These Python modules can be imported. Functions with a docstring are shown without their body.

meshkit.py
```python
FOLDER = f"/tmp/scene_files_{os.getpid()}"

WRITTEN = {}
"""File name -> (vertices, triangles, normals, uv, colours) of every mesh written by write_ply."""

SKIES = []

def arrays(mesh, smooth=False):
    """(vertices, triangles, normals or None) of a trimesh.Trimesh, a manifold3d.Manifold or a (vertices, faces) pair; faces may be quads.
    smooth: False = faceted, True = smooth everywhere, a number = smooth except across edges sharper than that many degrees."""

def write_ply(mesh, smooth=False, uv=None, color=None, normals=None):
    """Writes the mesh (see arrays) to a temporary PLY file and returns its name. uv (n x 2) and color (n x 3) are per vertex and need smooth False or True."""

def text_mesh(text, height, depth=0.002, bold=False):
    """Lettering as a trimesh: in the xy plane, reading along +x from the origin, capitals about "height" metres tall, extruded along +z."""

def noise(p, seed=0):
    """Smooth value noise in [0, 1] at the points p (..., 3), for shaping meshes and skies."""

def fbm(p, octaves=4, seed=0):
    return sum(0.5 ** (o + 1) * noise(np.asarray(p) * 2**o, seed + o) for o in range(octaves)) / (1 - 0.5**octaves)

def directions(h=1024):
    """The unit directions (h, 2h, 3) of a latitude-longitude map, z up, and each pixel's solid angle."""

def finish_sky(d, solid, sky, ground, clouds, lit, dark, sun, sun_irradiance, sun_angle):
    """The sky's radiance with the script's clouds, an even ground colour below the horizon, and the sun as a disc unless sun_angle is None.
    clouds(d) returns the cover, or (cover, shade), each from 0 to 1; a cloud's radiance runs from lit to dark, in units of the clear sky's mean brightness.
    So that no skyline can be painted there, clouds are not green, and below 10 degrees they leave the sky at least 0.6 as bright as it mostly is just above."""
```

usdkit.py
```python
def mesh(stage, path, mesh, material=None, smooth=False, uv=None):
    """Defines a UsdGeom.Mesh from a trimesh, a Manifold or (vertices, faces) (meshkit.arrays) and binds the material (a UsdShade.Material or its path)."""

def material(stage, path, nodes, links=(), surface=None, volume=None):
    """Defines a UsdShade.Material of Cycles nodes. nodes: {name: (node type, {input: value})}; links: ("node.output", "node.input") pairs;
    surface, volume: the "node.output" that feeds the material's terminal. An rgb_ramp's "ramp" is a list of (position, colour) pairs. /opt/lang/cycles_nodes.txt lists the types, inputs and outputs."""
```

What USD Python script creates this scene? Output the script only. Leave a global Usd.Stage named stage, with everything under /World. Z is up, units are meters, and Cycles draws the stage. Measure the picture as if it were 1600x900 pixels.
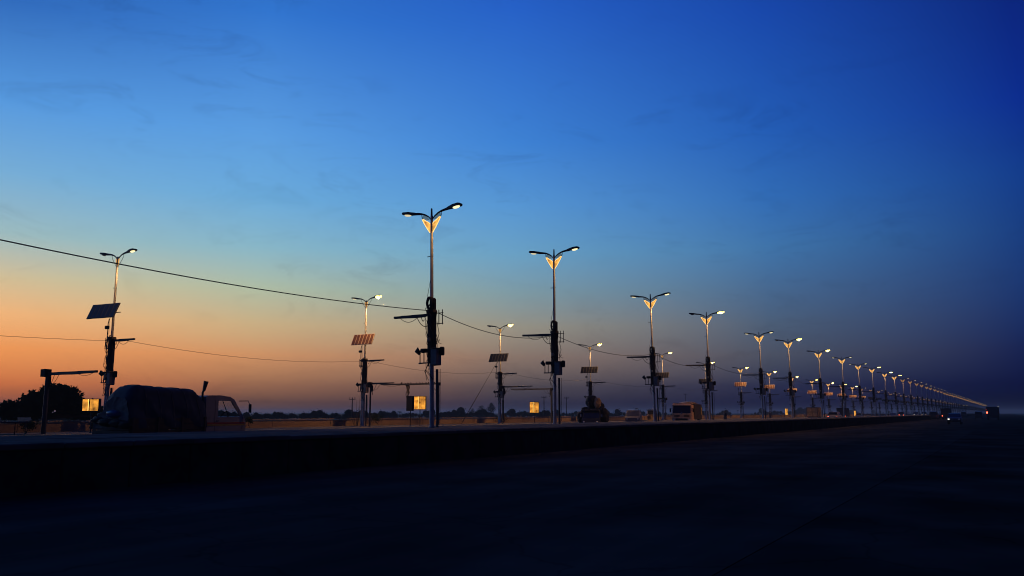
import math, random
import numpy as np, trimesh, manifold3d as mf
import usdkit, meshkit
from pxr import Usd, UsdGeom, UsdLux, UsdShade, Gf, Sdf

stage = Usd.Stage.CreateInMemory()
UsdGeom.SetStageUpAxis(stage, UsdGeom.Tokens.z)
UsdGeom.SetStageMetersPerUnit(stage, 1.0)
UsdGeom.Xform.Define(stage, '/World')
UsdGeom.Scope.Define(stage, '/World/Looks')

# ------------------------------------------------------------------ camera
F, PSI, CAM_H = 1325.0, math.radians(30.05), 1.5        # focal length in photo pixels (1600 wide), yaw left of the road, eye height
THETA = math.atan(195 / F)
cam = UsdGeom.Camera.Define(stage, '/World/camera')
cam.AddTranslateOp().Set(Gf.Vec3d(0, 0, CAM_H))
cam.AddRotateZOp().Set(math.degrees(PSI))
cam.AddRotateXOp().Set(90 + math.degrees(THETA))
cam.CreateHorizontalApertureAttr(36.0)
cam.CreateFocalLengthAttr(36.0 * F / 1600)
cam.CreateClippingRangeAttr(Gf.Vec2f(0.05, 100000))
cam.CreateExposureAttr(0.0)

# ------------------------------------------------------------------ sky and afterglow
def lin(c):
    return tuple(((x / 255) / 12.92 if x <= 10.3 else ((x / 255 + 0.055) / 1.055) ** 2.4) for x in c)

SUN_AZ = math.radians(70)                                # left of the road direction +y
SUN_EL = math.radians(-1.5)
sun_h = (-math.sin(SUN_AZ), math.cos(SUN_AZ), 0.0)
STRENGTH = 0.12
# colours up the sky (sine of elevation -> colour) at growing angles from the afterglow
SKY = [
    (8, [(0, (109, 64, 40)), (0.012, (155, 85, 55)), (0.03, (216, 119, 66)), (0.065, (248, 157, 88)), (0.1, (250, 186, 125)), (0.135, (218, 196, 154)), (0.18, (161, 192, 196)), (0.24, (122, 178, 220)), (0.31, (88, 157, 229)), (0.4, (48, 109, 193)), (0.7, (7, 28, 100)), (1, (4, 17, 70))]),
    (23, [(0, (83, 57, 45)), (0.012, (108, 74, 58)), (0.03, (155, 106, 78)), (0.065, (214, 151, 103)), (0.1, (208, 180, 136)), (0.14, (180, 194, 169)), (0.185, (141, 188, 205)), (0.24, (111, 176, 225)), (0.31, (93, 161, 231)), (0.43, (50, 120, 212)), (0.7, (7, 28, 100)), (1, (4, 17, 70))]),
    (40, [(0, (30, 31, 50)), (0.012, (50, 46, 64)), (0.03, (80, 73, 79)), (0.065, (140, 119, 108)), (0.1, (154, 149, 135)), (0.14, (130, 159, 169)), (0.185, (109, 165, 202)), (0.24, (90, 155, 217)), (0.31, (64, 134, 218)), (0.45, (38, 99, 204)), (0.7, (7, 28, 100)), (1, (4, 17, 70))]),
    (57, [(0, (4, 9, 42)), (0.012, (15, 20, 55)), (0.03, (35, 42, 74)), (0.065, (75, 82, 100)), (0.1, (77, 96, 122)), (0.14, (72, 107, 148)), (0.185, (65, 119, 174)), (0.24, (50, 111, 187)), (0.31, (36, 96, 187)), (0.43, (24, 74, 176)), (0.7, (7, 28, 100)), (1, (4, 17, 70))]),
    (72, [(0, (0, 2, 28)), (0.012, (1, 4, 41)), (0.03, (2, 11, 58)), (0.065, (8, 27, 81)), (0.1, (17, 43, 102)), (0.14, (21, 54, 118)), (0.185, (20, 60, 131)), (0.24, (16, 60, 142)), (0.31, (9, 45, 145)), (0.43, (9, 35, 122)), (0.7, (7, 28, 100)), (1, (4, 17, 70))]),
    (115, [(0, (5, 8, 28)), (0.05, (8, 15, 46)), (0.15, (9, 20, 64)), (0.3, (8, 22, 78)), (0.5, (6, 20, 78)), (0.7, (5, 18, 74)), (1, (4, 17, 70))]),
]
nodes = {
    'tc': ('texture_coordinate', {}), 'sep': ('separate_xyz', {}),
    'up': ('math', {'math_type': 'maximum', 'value2': 0.0}), 'root': ('math', {'math_type': 'power', 'value2': 0.5}),
    'flat': ('vector_math', {'math_type': 'multiply', 'vector2': (1, 1, 0)}), 'hn': ('vector_math', {'math_type': 'normalize'}),
    'dot': ('vector_math', {'math_type': 'dot_product', 'vector2': sun_h}), 'ang': ('math', {'math_type': 'arccosine'}),
    'sky': ('sky_texture', {'sky_type': 'single_scattering', 'sun_disc': False, 'sun_elevation': SUN_EL, 'sun_rotation': math.atan2(sun_h[0], sun_h[1]), 'altitude': 50.0, 'aerosol_density': 2.0}),
    # thin drifting streaks of cloud
    'cmap': ('vector_math', {'math_type': 'multiply', 'vector2': (5.0, 5.0, 15.0)}),
    'cn': ('noise_texture', {'scale': 2.0, 'detail': 9.0, 'roughness': 0.66, 'distortion': 1.1}),
    'cr': ('map_range', {'from_min': 0.52, 'from_max': 0.72, 'to_min': 0.0, 'to_max': 0.62, 'clamp': True}),
    'cn2': ('noise_texture', {'scale': 0.55, 'detail': 2.0}),
    'cr2': ('map_range', {'from_min': 0.38, 'from_max': 0.60, 'to_min': 0.15, 'to_max': 1.0, 'clamp': True}),
    'cf': ('math', {'math_type': 'multiply'}),
    'cd': ('mix_color', {'blend_type': 'multiply', 'fac': 1.0, 'b': (0.74, 0.72, 0.74), 'use_clamp': False}),
    'cm': ('mix_color', {'use_clamp': False}),
    'gain': ('vector_math', {'math_type': 'scale', 'scale': 1.0 / STRENGTH}),
    'mixs': ('mix_color', {'fac': 0.06, 'use_clamp': False}),
    'bg': ('background_shader', {'strength': STRENGTH}),
}
links = [('tc.generated', 'sep.vector'), ('sep.z', 'up.value1'), ('up.value', 'root.value1'), ('tc.generated', 'flat.vector1'), ('flat.vector', 'hn.vector1'),
         ('hn.vector', 'dot.vector1'), ('dot.value', 'ang.value1'), ('tc.generated', 'cmap.vector1'), ('cmap.vector', 'cn.vector'), ('cmap.vector', 'cn2.vector'),
         ('cn.fac', 'cr.value'), ('cn2.fac', 'cr2.value'), ('cr.result', 'cf.value1'), ('cr2.result', 'cf.value2')]
prev = None
for i, (deg, stops) in enumerate(SKY):
    nodes[f'ramp{i}'] = ('rgb_ramp', {'ramp': [(math.sqrt(p), lin(c)) for p, c in stops]})
    links.append(('root.value', f'ramp{i}.fac'))
    if i:
        nodes[f'w{i}'] = ('map_range', {'from_min': math.radians(SKY[i - 1][0]), 'from_max': math.radians(deg), 'to_min': 0.0, 'to_max': 1.0, 'clamp': True})
        nodes[f'm{i}'] = ('mix_color', {'use_clamp': False})
        links += [('ang.value', f'w{i}.value'), (f'w{i}.result', f'm{i}.fac'), (prev, f'm{i}.a'), (f'ramp{i}.color', f'm{i}.b')]
        prev = f'm{i}.result'
    else:
        prev = 'ramp0.color'
links += [(prev, 'cd.a'), ('cf.value', 'cm.fac'), (prev, 'cm.a'), ('cd.result', 'cm.b'), ('cm.result', 'gain.vector1'), ('gain.vector', 'mixs.a'), ('sky.color', 'mixs.b'), ('mixs.result', 'bg.color')]
sky_mat = usdkit.material(stage, '/World/Looks/dusk_sky', nodes, links, surface='bg.background')
dome = UsdLux.DomeLight.Define(stage, '/World/sky')
UsdShade.MaterialBindingAPI.Apply(dome.GetPrim()).Bind(sky_mat)
sun = UsdLux.DistantLight.Define(stage, '/World/afterglow')
sun.CreateIntensityAttr(0.006); sun.CreateAngleAttr(12.0); sun.CreateColorAttr(Gf.Vec3f(1, .6, .35)); sun.CreateNormalizeAttr(True)
sun.AddRotateZOp().Set(math.degrees(SUN_AZ)); sun.AddRotateXOp().Set(90 - 2.0)      # the last glow, two degrees up

# ------------------------------------------------------------------ materials
M = {}
def mat(name, color, rough=0.6, metal=0.0, var=0.25, scale=3.0, bump=0.0, bscale=40.0, spec=0.4, **extra):
    c2 = tuple(x * (1 - var) for x in color); c1 = tuple(min(1, x * (1 + var)) for x in color)
    n = {'tc': ('texture_coordinate', {}), 'n': ('noise_texture', {'scale': scale, 'detail': 6.0, 'roughness': 0.6}),
         'r': ('rgb_ramp', {'ramp': [(0.3, c2), (0.7, c1)]}),
         'p': ('principled_bsdf', {'roughness': rough, 'metallic': metal, 'specular_ior_level': spec, **extra})}
    l = [('tc.object', 'n.vector'), ('n.fac', 'r.fac'), ('r.color', 'p.base_color')]
    if bump:
        n['bn'] = ('noise_texture', {'scale': bscale, 'detail': 5.0}); n['b'] = ('bump', {'strength': bump, 'distance': 0.02})
        l += [('tc.object', 'bn.vector'), ('bn.fac', 'b.height'), ('b.normal', 'p.normal')]
    M[name] = usdkit.material(stage, f'/World/Looks/{name}', n, l, surface='p.BSDF')
def glow(name, color, strength, back=(0.5, 0.4, 0.2), var=0.0, scale=3.0):
    n = {'tc': ('texture_coordinate', {}), 'n': ('noise_texture', {'scale': scale, 'detail': 3.0}),
         'r': ('rgb_ramp', {'ramp': [(0.3, tuple(x * (1 - var) for x in color)), (0.7, tuple(x * (1 + var) for x in color))]}),
         'p': ('principled_bsdf', {'base_color': back, 'roughness': 0.4, 'emission_strength': strength})}
    M[name] = usdkit.material(stage, f'/World/Looks/{name}', n, [('tc.object', 'n.vector'), ('n.fac', 'r.fac'), ('r.color', 'p.emission_color')], surface='p.BSDF')

# asphalt: patches, wheel-worn streaks along the road, cracks
def asphalt(name, base, streak):
    n = {'tc': ('texture_coordinate', {}), 'mp': ('mapping', {'scale': (0.55, 0.05, 1.0)}),
         'n1': ('noise_texture', {'scale': 1.0, 'detail': 5.0, 'roughness': 0.6}), 'n2': ('noise_texture', {'scale': 0.35, 'detail': 6.0}),
         'm': ('mix_float', {'fac': streak}), 'r': ('rgb_ramp', {'ramp': [(0.32, tuple(x * .45 for x in base)), (0.5, base), (0.68, tuple(x * 1.7 for x in base))]}),
         'v': ('voronoi_texture', {'feature': 'distance_to_edge', 'scale': 0.28}), 'vr': ('map_range', {'from_min': 0.0, 'from_max': 0.012, 'to_min': 0.35, 'to_max': 1.0, 'clamp': True}),
         'dn': ('noise_texture', {'scale': 1.2, 'detail': 4.0}), 'da': ('vector_math', {'math_type': 'multiply_add', 'vector2': (1.2, 1.2, 1.2)}),
         'cm': ('mix_color', {'blend_type': 'multiply', 'fac': 0.45}),
         'bn': ('noise_texture', {'scale': 55.0, 'detail': 4.0}), 'b': ('bump', {'strength': 0.5, 'distance': 0.01}),
         'p': ('principled_bsdf', {'roughness': 0.85, 'specular_ior_level': 0.0})}
    l = [('tc.object', 'mp.vector'), ('mp.vector', 'n1.vector'), ('tc.object', 'n2.vector'), ('n1.fac', 'm.a'), ('n2.fac', 'm.b'), ('m.result', 'r.fac'),
         ('tc.object', 'dn.vector'), ('dn.color', 'da.vector1'), ('tc.object', 'da.vector3'), ('da.vector', 'v.vector'), ('v.distance', 'vr.value'),
         ('r.color', 'cm.a'), ('vr.result', 'cm.b'), ('cm.result', 'p.base_color'), ('tc.object', 'bn.vector'), ('bn.fac', 'b.height'), ('b.normal', 'p.normal')]
    M[name] = usdkit.material(stage, f'/World/Looks/{name}', n, l, surface='p.BSDF')
asphalt('asphalt', (0.030, 0.030, 0.033), 0.5)
asphalt('shoulder', (0.025, 0.025, 0.028), 0.8)
mat('earth', (0.035, 0.030, 0.024), 0.95, var=0.4, scale=0.2, spec=0.1)
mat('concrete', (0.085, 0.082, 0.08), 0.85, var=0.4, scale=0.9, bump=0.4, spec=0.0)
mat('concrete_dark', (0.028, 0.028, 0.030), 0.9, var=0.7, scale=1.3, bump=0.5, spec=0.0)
mat('paving', (0.10, 0.095, 0.09), 0.85, var=0.35, scale=0.6, bump=0.3, spec=0.0)
mat('wall_paint', (0.30, 0.20, 0.13), 0.9, var=0.3, scale=0.35, bump=0.2, spec=0.15)
mat('kerb_paint', (0.42, 0.30, 0.06), 0.8, var=0.35, scale=0.8)
mat('galvanised', (0.30, 0.30, 0.31), 0.55, metal=0.35, var=0.2, scale=2.0)
mat('dark_steel', (0.035, 0.036, 0.040), 0.6, metal=0.2, var=0.3)
mat('black_plastic', (0.016, 0.016, 0.018), 0.75, var=0.2, spec=0.15)
mat('cable', (0.012, 0.012, 0.012), 0.7, var=0.1)
mat('box_grey', (0.12, 0.115, 0.11), 0.6, var=0.25, scale=4.0)
mat('box_tan', (0.34, 0.24, 0.14), 0.7, var=0.25, scale=4.0)
mat('solar_blue', (0.004, 0.005, 0.010), 0.35, var=0.15, spec=0.15)
mat('solar_dusty', (0.085, 0.040, 0.026), 0.55, var=0.2, spec=0.3)
mat('solar_frame', (0.34, 0.27, 0.21), 0.5, var=0.1)
mat('dark_glass', (0.004, 0.004, 0.005), 0.08, var=0.1, spec=0.4)
mat('solar_back', (0.25, 0.22, 0.2), 0.6, var=0.1)
mat('tarpaulin', (0.026, 0.036, 0.062), 0.7, var=0.35, scale=2.5, bump=0.7, bscale=7.0, spec=0.15)
mat('sacking', (0.10, 0.09, 0.085), 0.9, var=0.5, scale=3.0, bump=0.5, bscale=12.0)
mat('timber', (0.05, 0.035, 0.025), 0.85, var=0.3, scale=5.0)
mat('cab_white', (0.26, 0.235, 0.205), 0.45, var=0.2, scale=2.0)
mat('cab_orange', (0.60, 0.33, 0.15), 0.5, var=0.3, scale=3.0)
mat('stripe_red', (0.30, 0.05, 0.02), 0.5, var=0.2)
mat('stripe_yellow', (0.45, 0.28, 0.04), 0.5, var=0.2)
mat('car_dark', (0.03, 0.032, 0.04), 0.3, var=0.1)
mat('car_grey', (0.10, 0.10, 0.11), 0.35, var=0.1)
mat('car_blue', (0.03, 0.05, 0.12), 0.3, var=0.1)
mat('canvas_tan', (0.30, 0.20, 0.11), 0.85, var=0.3, scale=3.0)
mat('rubber', (0.012, 0.012, 0.012), 0.85, var=0.2)
mat('chrome', (0.6, 0.6, 0.6), 0.2, metal=1.0, var=0.05)
mat('bark', (0.05, 0.038, 0.028), 0.9, var=0.4, scale=4.0)
mat('skin', (0.16, 0.085, 0.05), 0.6, var=0.1)
mat('shirt', (0.10, 0.10, 0.12), 0.9, var=0.2)
mat('shirt_dark', (0.04, 0.035, 0.04), 0.9, var=0.2)
mat('trousers', (0.03, 0.03, 0.04), 0.9, var=0.2)
mat('hair', (0.01, 0.009, 0.008), 0.6, var=0.1)
mat('lamp_off', (0.45, 0.45, 0.42), 0.2, var=0.05)
glow('lens_lit', (1.0, 0.84, 0.42), 1.5)
glow('lens_dim', (1.0, 0.84, 0.50), 0.75)
glow('lens_bright', (1.0, 0.74, 0.13), 7.0)
glow('lens_far', (1.0, 0.76, 0.26), 2.2)
glow('wing_far', (1.0, 0.50, 0.10), 0.36, (0.5, 0.25, 0.08), var=0.4, scale=5.0)
glow('wing_light', (1.0, 0.47, 0.09), 0.85, (0.5, 0.25, 0.08), var=0.55, scale=5.0)
glow('wing_tube', (1.0, 0.60, 0.18), 1.5, (0.6, 0.4, 0.15))
glow('sign_light', (1.0, 0.40, 0.045), 0.62, (0.6, 0.4, 0.1), var=0.85, scale=3.6)
glow('sign_tube', (1.0, 0.66, 0.18), 1.6)
glow('tail_light', (1.0, 0.06, 0.02), 1.5, (0.4, 0.02, 0.02))
glow('tail_light_bright', (1.0, 0.12, 0.06), 5.0, (0.4, 0.02, 0.02))
glow('head_light', (1.0, 0.9, 0.7), 1.6)
glow('cab_light', (1.0, 0.70, 0.40), 1.0)
n = {'f': ('layer_weight', {}), 'pw': ('math', {'math_type': 'power', 'value2': 4.0}), 'fa': ('math', {'math_type': 'multiply_add', 'value2': 0.7, 'value3': 0.04}),
     't': ('transparent_bsdf', {'color': (0.85, 0.88, 0.9)}), 'g': ('glossy_bsdf', {'roughness': 0.03, 'color': (0.9, 0.9, 0.9)}), 'm': ('mix_closure', {})}
M['glass'] = usdkit.material(stage, '/World/Looks/glass', n, [('f.facing', 'pw.value1'), ('pw.value', 'fa.value1'), ('fa.value', 'm.fac'), ('t.BSDF', 'm.closure1'), ('g.BSDF', 'm.closure2')], surface='m.closure')
n = {'f': ('fresnel', {'IOR': 1.45}), 't': ('transparent_bsdf', {'color': (0.95, 0.9, 0.78)}), 'd': ('translucent_bsdf', {'color': (0.8, 0.75, 0.6)}), 'd2': ('diffuse_bsdf', {'color': (0.8, 0.75, 0.6)}), 'm1': ('mix_closure', {'fac': 0.5}), 'm': ('mix_closure', {'fac': 0.4})}
M['clear_sheet'] = usdkit.material(stage, '/World/Looks/clear_sheet', n, [('d.BSDF', 'm1.closure1'), ('d2.BSDF', 'm1.closure2'), ('t.BSDF', 'm.closure1'), ('m1.closure', 'm.closure2')], surface='m.closure')
def leaf(name, c):
    n = {'oi': ('geometry', {}), 'tc': ('texture_coordinate', {}), 'n': ('noise_texture', {'scale': 0.9, 'detail': 3.0}), 'r': ('rgb_ramp', {'ramp': [(0.3, tuple(x * .5 for x in c)), (0.7, tuple(x * 1.4 for x in c))]}),
         'd': ('diffuse_bsdf', {}), 't': ('translucent_bsdf', {}), 'm': ('mix_closure', {'fac': 0.25})}
    M[name] = usdkit.material(stage, f'/World/Looks/{name}', n, [('tc.object', 'n.vector'), ('n.fac', 'r.fac'), ('r.color', 'd.color'), ('r.color', 't.color'), ('d.BSDF', 'm.closure1'), ('t.BSDF', 'm.closure2')], surface='m.closure')
leaf('leaf_dark', (0.035, 0.045, 0.020))
leaf('leaf_blue', (0.040, 0.055, 0.035))
leaf('leaf_dry', (0.09, 0.065, 0.03))

# ------------------------------------------------------------------ helpers
USED = {}
def numbered(parent, name):
    k = (parent, name); c = USED.get(k, 0); USED[k] = c + 1
    return f'{parent}/{name}' + (f'_{c:03d}' if c else '')
def meta(p, label=None, cat=None, group=None, kind=None):
    for k, v in (('label', label), ('category', cat), ('group', group), ('kind', kind)):
        if v: p.SetCustomDataByKey(k, v)
    return p
def place(x, loc, rz=0.0, tilt=(0, 0), scale=None):
    x.AddTranslateOp().Set(Gf.Vec3d(*map(float, loc)))
    x.AddRotateXYZOp().Set(Gf.Vec3f(tilt[0], tilt[1], math.degrees(rz)))
    if scale is not None: x.AddScaleOp().Set(Gf.Vec3f(*([scale] * 3 if np.ndim(scale) == 0 else scale)))
def thing(name, label, cat, loc=(0, 0, 0), rz=0.0, group=None, tilt=(0, 0), scale=None, kind=None):
    x = UsdGeom.Xform.Define(stage, numbered('/World', name)); place(x, loc, rz, tilt, scale)
    return meta(x.GetPrim(), label, cat, group, kind)
def copy(proto, name, label, cat, loc, rz=0.0, group=None, tilt=(0, 0), scale=None, inst=True):
    x = UsdGeom.Xform.Define(stage, numbered('/World', name)); place(x, loc, rz, tilt, scale)
    p = x.GetPrim(); p.GetReferences().AddInternalReference(proto); p.SetInstanceable(inst)
    return meta(p, label, cat, group)
def part(parent, name, mesh, m, smooth=35, label=None, kind=None):
    path = str(parent.GetPath()) if hasattr(parent, 'GetPath') else parent
    if isinstance(mesh, (list, tuple)) and not (len(mesh) == 2 and isinstance(mesh[0], np.ndarray)):
        mesh = trimesh.util.concatenate(mesh)
    g = usdkit.mesh(stage, numbered(path, name), mesh, M[m], smooth=smooth)
    return meta(g.GetPrim(), label, None, None, kind)
def proto(name):
    c = stage.CreateClassPrim('/' + name) if False else stage.CreateClassPrim('/Kinds_' + name)
    return c
def box(lo, hi):
    lo, hi = np.minimum(lo, hi), np.maximum(lo, hi)
    b = trimesh.creation.box(hi - lo); b.apply_translation((lo + hi) / 2); return b
def bevbox(lo, hi, r=0.02):
    lo, hi = np.minimum(lo, hi).astype(float), np.maximum(lo, hi).astype(float); r = min(r, (hi - lo).min() * .45)
    pts = []
    for a in range(3):
        for s in np.ndindex(2, 2, 2):
            q = np.where(np.array(s) == 0, lo + r, hi - r); q[a] = (lo, hi)[s[a]][a]; pts.append(q)
    return trimesh.convex.convex_hull(np.array(pts))
def tube(pts, r, n=6, cap=True):
    P = np.array(pts, float); R = np.broadcast_to(np.asarray(r, float), len(P)).copy()
    T = np.gradient(P, axis=0); T /= np.linalg.norm(T, axis=1, keepdims=True) + 1e-12
    u = np.cross(T[0], [0, 0, 1.0]);
    if np.linalg.norm(u) < 1e-3: u = np.cross(T[0], [1.0, 0, 0])
    u /= np.linalg.norm(u); V = []
    for p, t, rr in zip(P, T, R):
        u = u - t * (u @ t); u /= np.linalg.norm(u); w = np.cross(t, u)
        a = np.arange(n) / n * 2 * np.pi
        V.append(p + rr * (np.cos(a)[:, None] * u + np.sin(a)[:, None] * w))
    V = np.vstack(V); f = []
    for i in range(len(P) - 1):
        for j in range(n):
            a, b = i * n + j, i * n + (j + 1) % n
            f += [[a, b, b + n], [a, b + n, a + n]]
    if cap:
        k = len(V); V = np.vstack([V, P[0], P[-1]]); e = (len(P) - 1) * n
        for j in range(n):
            f += [[k, (j + 1) % n, j], [k + 1, e + j, e + (j + 1) % n]]
    return trimesh.Trimesh(V, f, process=False)
def sag(a, b, d, n=14):
    t = np.linspace(0, 1, n)[:, None]; a, b = np.array(a, float), np.array(b, float)
    return a + (b - a) * t - np.array([0, 0, 1]) * d * 4 * t * (1 - t)
def prism(profile, y0, y1, bev=0.0):
    """a polygon (x, z) extruded along y, its long edges bevelled a little at the ends"""
    from shapely.geometry import Polygon
    pg = Polygon(profile)
    def ext(pg, a, b):
        m = trimesh.creation.extrude_polygon(pg, b - a, engine='earcut')
        v = m.vertices.copy(); m.vertices = np.stack([v[:, 0], a + v[:, 2], v[:, 1]], 1); m.invert(); return m
    if not bev: return ext(pg, y0, y1)
    a = ext(pg, y0 + bev, y1 - bev); s = pg.buffer(-bev, join_style=2)
    return trimesh.convex.convex_hull(np.vstack([a.vertices, ext(s, y0, y1).vertices])) if pg.convex_hull.area < pg.area * 1.001 else trimesh.util.concatenate([a, ext(s, y0, y1)])
def lathe_x(r, w, n=20):
    """wheel-like ring profile about the y axis: list of (radius, y)"""
    return trimesh.creation.revolve(np.array(r), sections=n)
def wheel(c, r, w, axis='x'):
    prof = [(0.0, -w / 2), (r * .55, -w / 2), (r * .62, -w * .45), (r * .92, -w / 2), (r, -w * .3), (r, w * .3), (r * .92, w / 2), (r * .62, w * .45), (r * .55, w / 2), (0, w / 2)]
    m = trimesh.creation.revolve(np.array(prof), sections=20)
    if axis == 'x': m.apply_transform(trimesh.transformations.rotation_matrix(np.pi / 2, [0, 1, 0]))
    m.apply_translation(c); return m
def rim(c, r, w):
    m = trimesh.creation.revolve(np.array([(0, -w / 2 - .02), (r * .3, -w / 2 - .02), (r * .5, -w / 2), (r * .5, w / 2), (r * .3, w / 2 + .02), (0, w / 2 + .02)]), sections=16)
    m.apply_transform(trimesh.transformations.rotation_matrix(np.pi / 2, [0, 1, 0])); m.apply_translation(c); return m
def hull(p): return trimesh.convex.convex_hull(np.array(p, float))
def at(px, L, z=None, py=None):
    """(X, Y, z) of the thing seen at photo column px that stands L metres left of the camera; z given, or read from the row py"""
    al = PSI - math.atan((px - 800) * math.cos(THETA) / F)
    Y = L / math.tan(al)
    if py is not None:
        Zc = Y * math.cos(PSI) + L * math.sin(PSI); t = (450 - py) / F
        z = CAM_H + Zc * (t * math.cos(THETA) + math.sin(THETA)) / (math.cos(THETA) - t * math.sin(THETA))
    return np.array([-L, Y, z if z is not None else 0.0])
def struct(name, mesh, m, parent='/World', smooth=False, kind='structure'):
    return part(parent, name, mesh, m, smooth=smooth, kind=kind)

# ------------------------------------------------------------------ the setting
MED_Z, FOOT_Z, FAR_Z = 0.90, 0.48, 0.0
MED_R, MED_L, FOOT_R, FOOT_L, WALL_L = -15.7, -22.6, -38.0, -45.6, -45.0
ground_v = []
gx = [-3200, -400, -120, -60, 60, 400, 3200]; gy = [-600, -50, 200, 800, 2500, 4500]
V = np.array([[x, y, -0.25] for y in gy for x in gx], float); fc = []
for j in range(len(gy) - 1):
    for i in range(len(gx) - 1):
        a = j * len(gx) + i; fc.append([a, a + 1, a + 1 + len(gx), a + len(gx)])
struct('ground', (V, np.array(fc)), 'earth')
Y0, Y1 = -60, 1500
struct('road', box((MED_R, Y0, -0.24), (-2.5, Y1, 0)), 'asphalt')
struct('far_road', box((FOOT_R, Y0, -0.24), (MED_L, Y1, FAR_Z)), 'asphalt')
rng = np.random.default_rng(5)
# shoulder with a ragged edge, a finger below the carriageway
ys = np.concatenate([np.arange(Y0, 80, 0.4), np.arange(80, Y1 + 1, 20)])
xe = -2.5 + 0.25 * (meshkit.fbm(np.stack([ys * .5, ys * 0, ys * 0], 1), 4) - .5)
V = np.vstack([np.stack([np.full_like(ys, -2.49), ys, np.full_like(ys, -.004)], 1), np.stack([np.full_like(ys, 7.0), ys, np.full_like(ys, -.03)], 1)]); k = len(ys)
fc = [[i, i + k, i + 1 + k, i + 1] for i in range(k - 1)]
struct('road_shoulder', (V, np.array(fc)), 'shoulder')
struct('far_footpath', [box((FOOT_L, Y0, -0.2), (FOOT_R - .25, Y1, FOOT_Z))], 'paving')
ke = meta(stage.DefinePrim('/World/far_kerb', 'Xform'), kind='structure')
for y in np.arange(-4, 190, 1.2):
    part(ke, 'kerb_stone', bevbox((FOOT_R - .25, y + .008, -.2), (FOOT_R + rng.uniform(-.008, .008), y + 1.192, FOOT_Z + .02 + rng.uniform(-.006, .006)), .02), 'kerb_paint' if True else 'concrete', smooth=False)
part(ke, 'kerb_run', [box((FOOT_R - .25, Y0, -.2), (FOOT_R, -4, FOOT_Z + .02)), box((FOOT_R - .25, 190.4, -.2), (FOOT_R, Y1, FOOT_Z + .02))], 'kerb_paint', smooth=False)
# the raised concrete median: fill, face blocks, coping slabs on the near edge
md = meta(stage.DefinePrim('/World/median', 'Xform'), kind='structure')
part(md, 'median_fill', box((MED_L, Y0, -.2), (MED_R - .4, Y1, MED_Z)), 'paving', smooth=False)
for i, y in enumerate(np.arange(-2, 118, 1.5)):
    dx, dz = rng.uniform(-.02, .015), rng.uniform(-.012, .006)
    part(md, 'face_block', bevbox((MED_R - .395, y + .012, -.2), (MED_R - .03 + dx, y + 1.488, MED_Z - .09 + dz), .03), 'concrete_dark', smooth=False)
    part(md, 'coping_slab', bevbox((MED_R - 1.3, y + .01, MED_Z - .08), (MED_R + .03 + rng.uniform(-.015, .015), y + 1.49, MED_Z + .03 + dz), .02), 'concrete', smooth=False)
for i, y in enumerate(np.arange(-2, 118, 2.0)):
    for j, x in enumerate((MED_R - 1.32, MED_R - 2.62)):
        part(md, 'paving_slab', bevbox((x - 1.28, y + .012, MED_Z - .05), (x, y + 1.988, MED_Z + .012 + rng.uniform(-.006, .008)), .012), 'paving', smooth=False)
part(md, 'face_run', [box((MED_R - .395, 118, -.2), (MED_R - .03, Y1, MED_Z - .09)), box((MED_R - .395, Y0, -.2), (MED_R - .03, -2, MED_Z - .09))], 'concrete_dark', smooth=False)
part(md, 'coping_run', [box((MED_R - 1.3, 118, MED_Z - .08), (MED_R + .03, Y1, MED_Z + .03)), box((MED_R - 1.3, Y0, MED_Z - .08), (MED_R + .03, -2, MED_Z + .03))], 'concrete', smooth=False)

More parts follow.
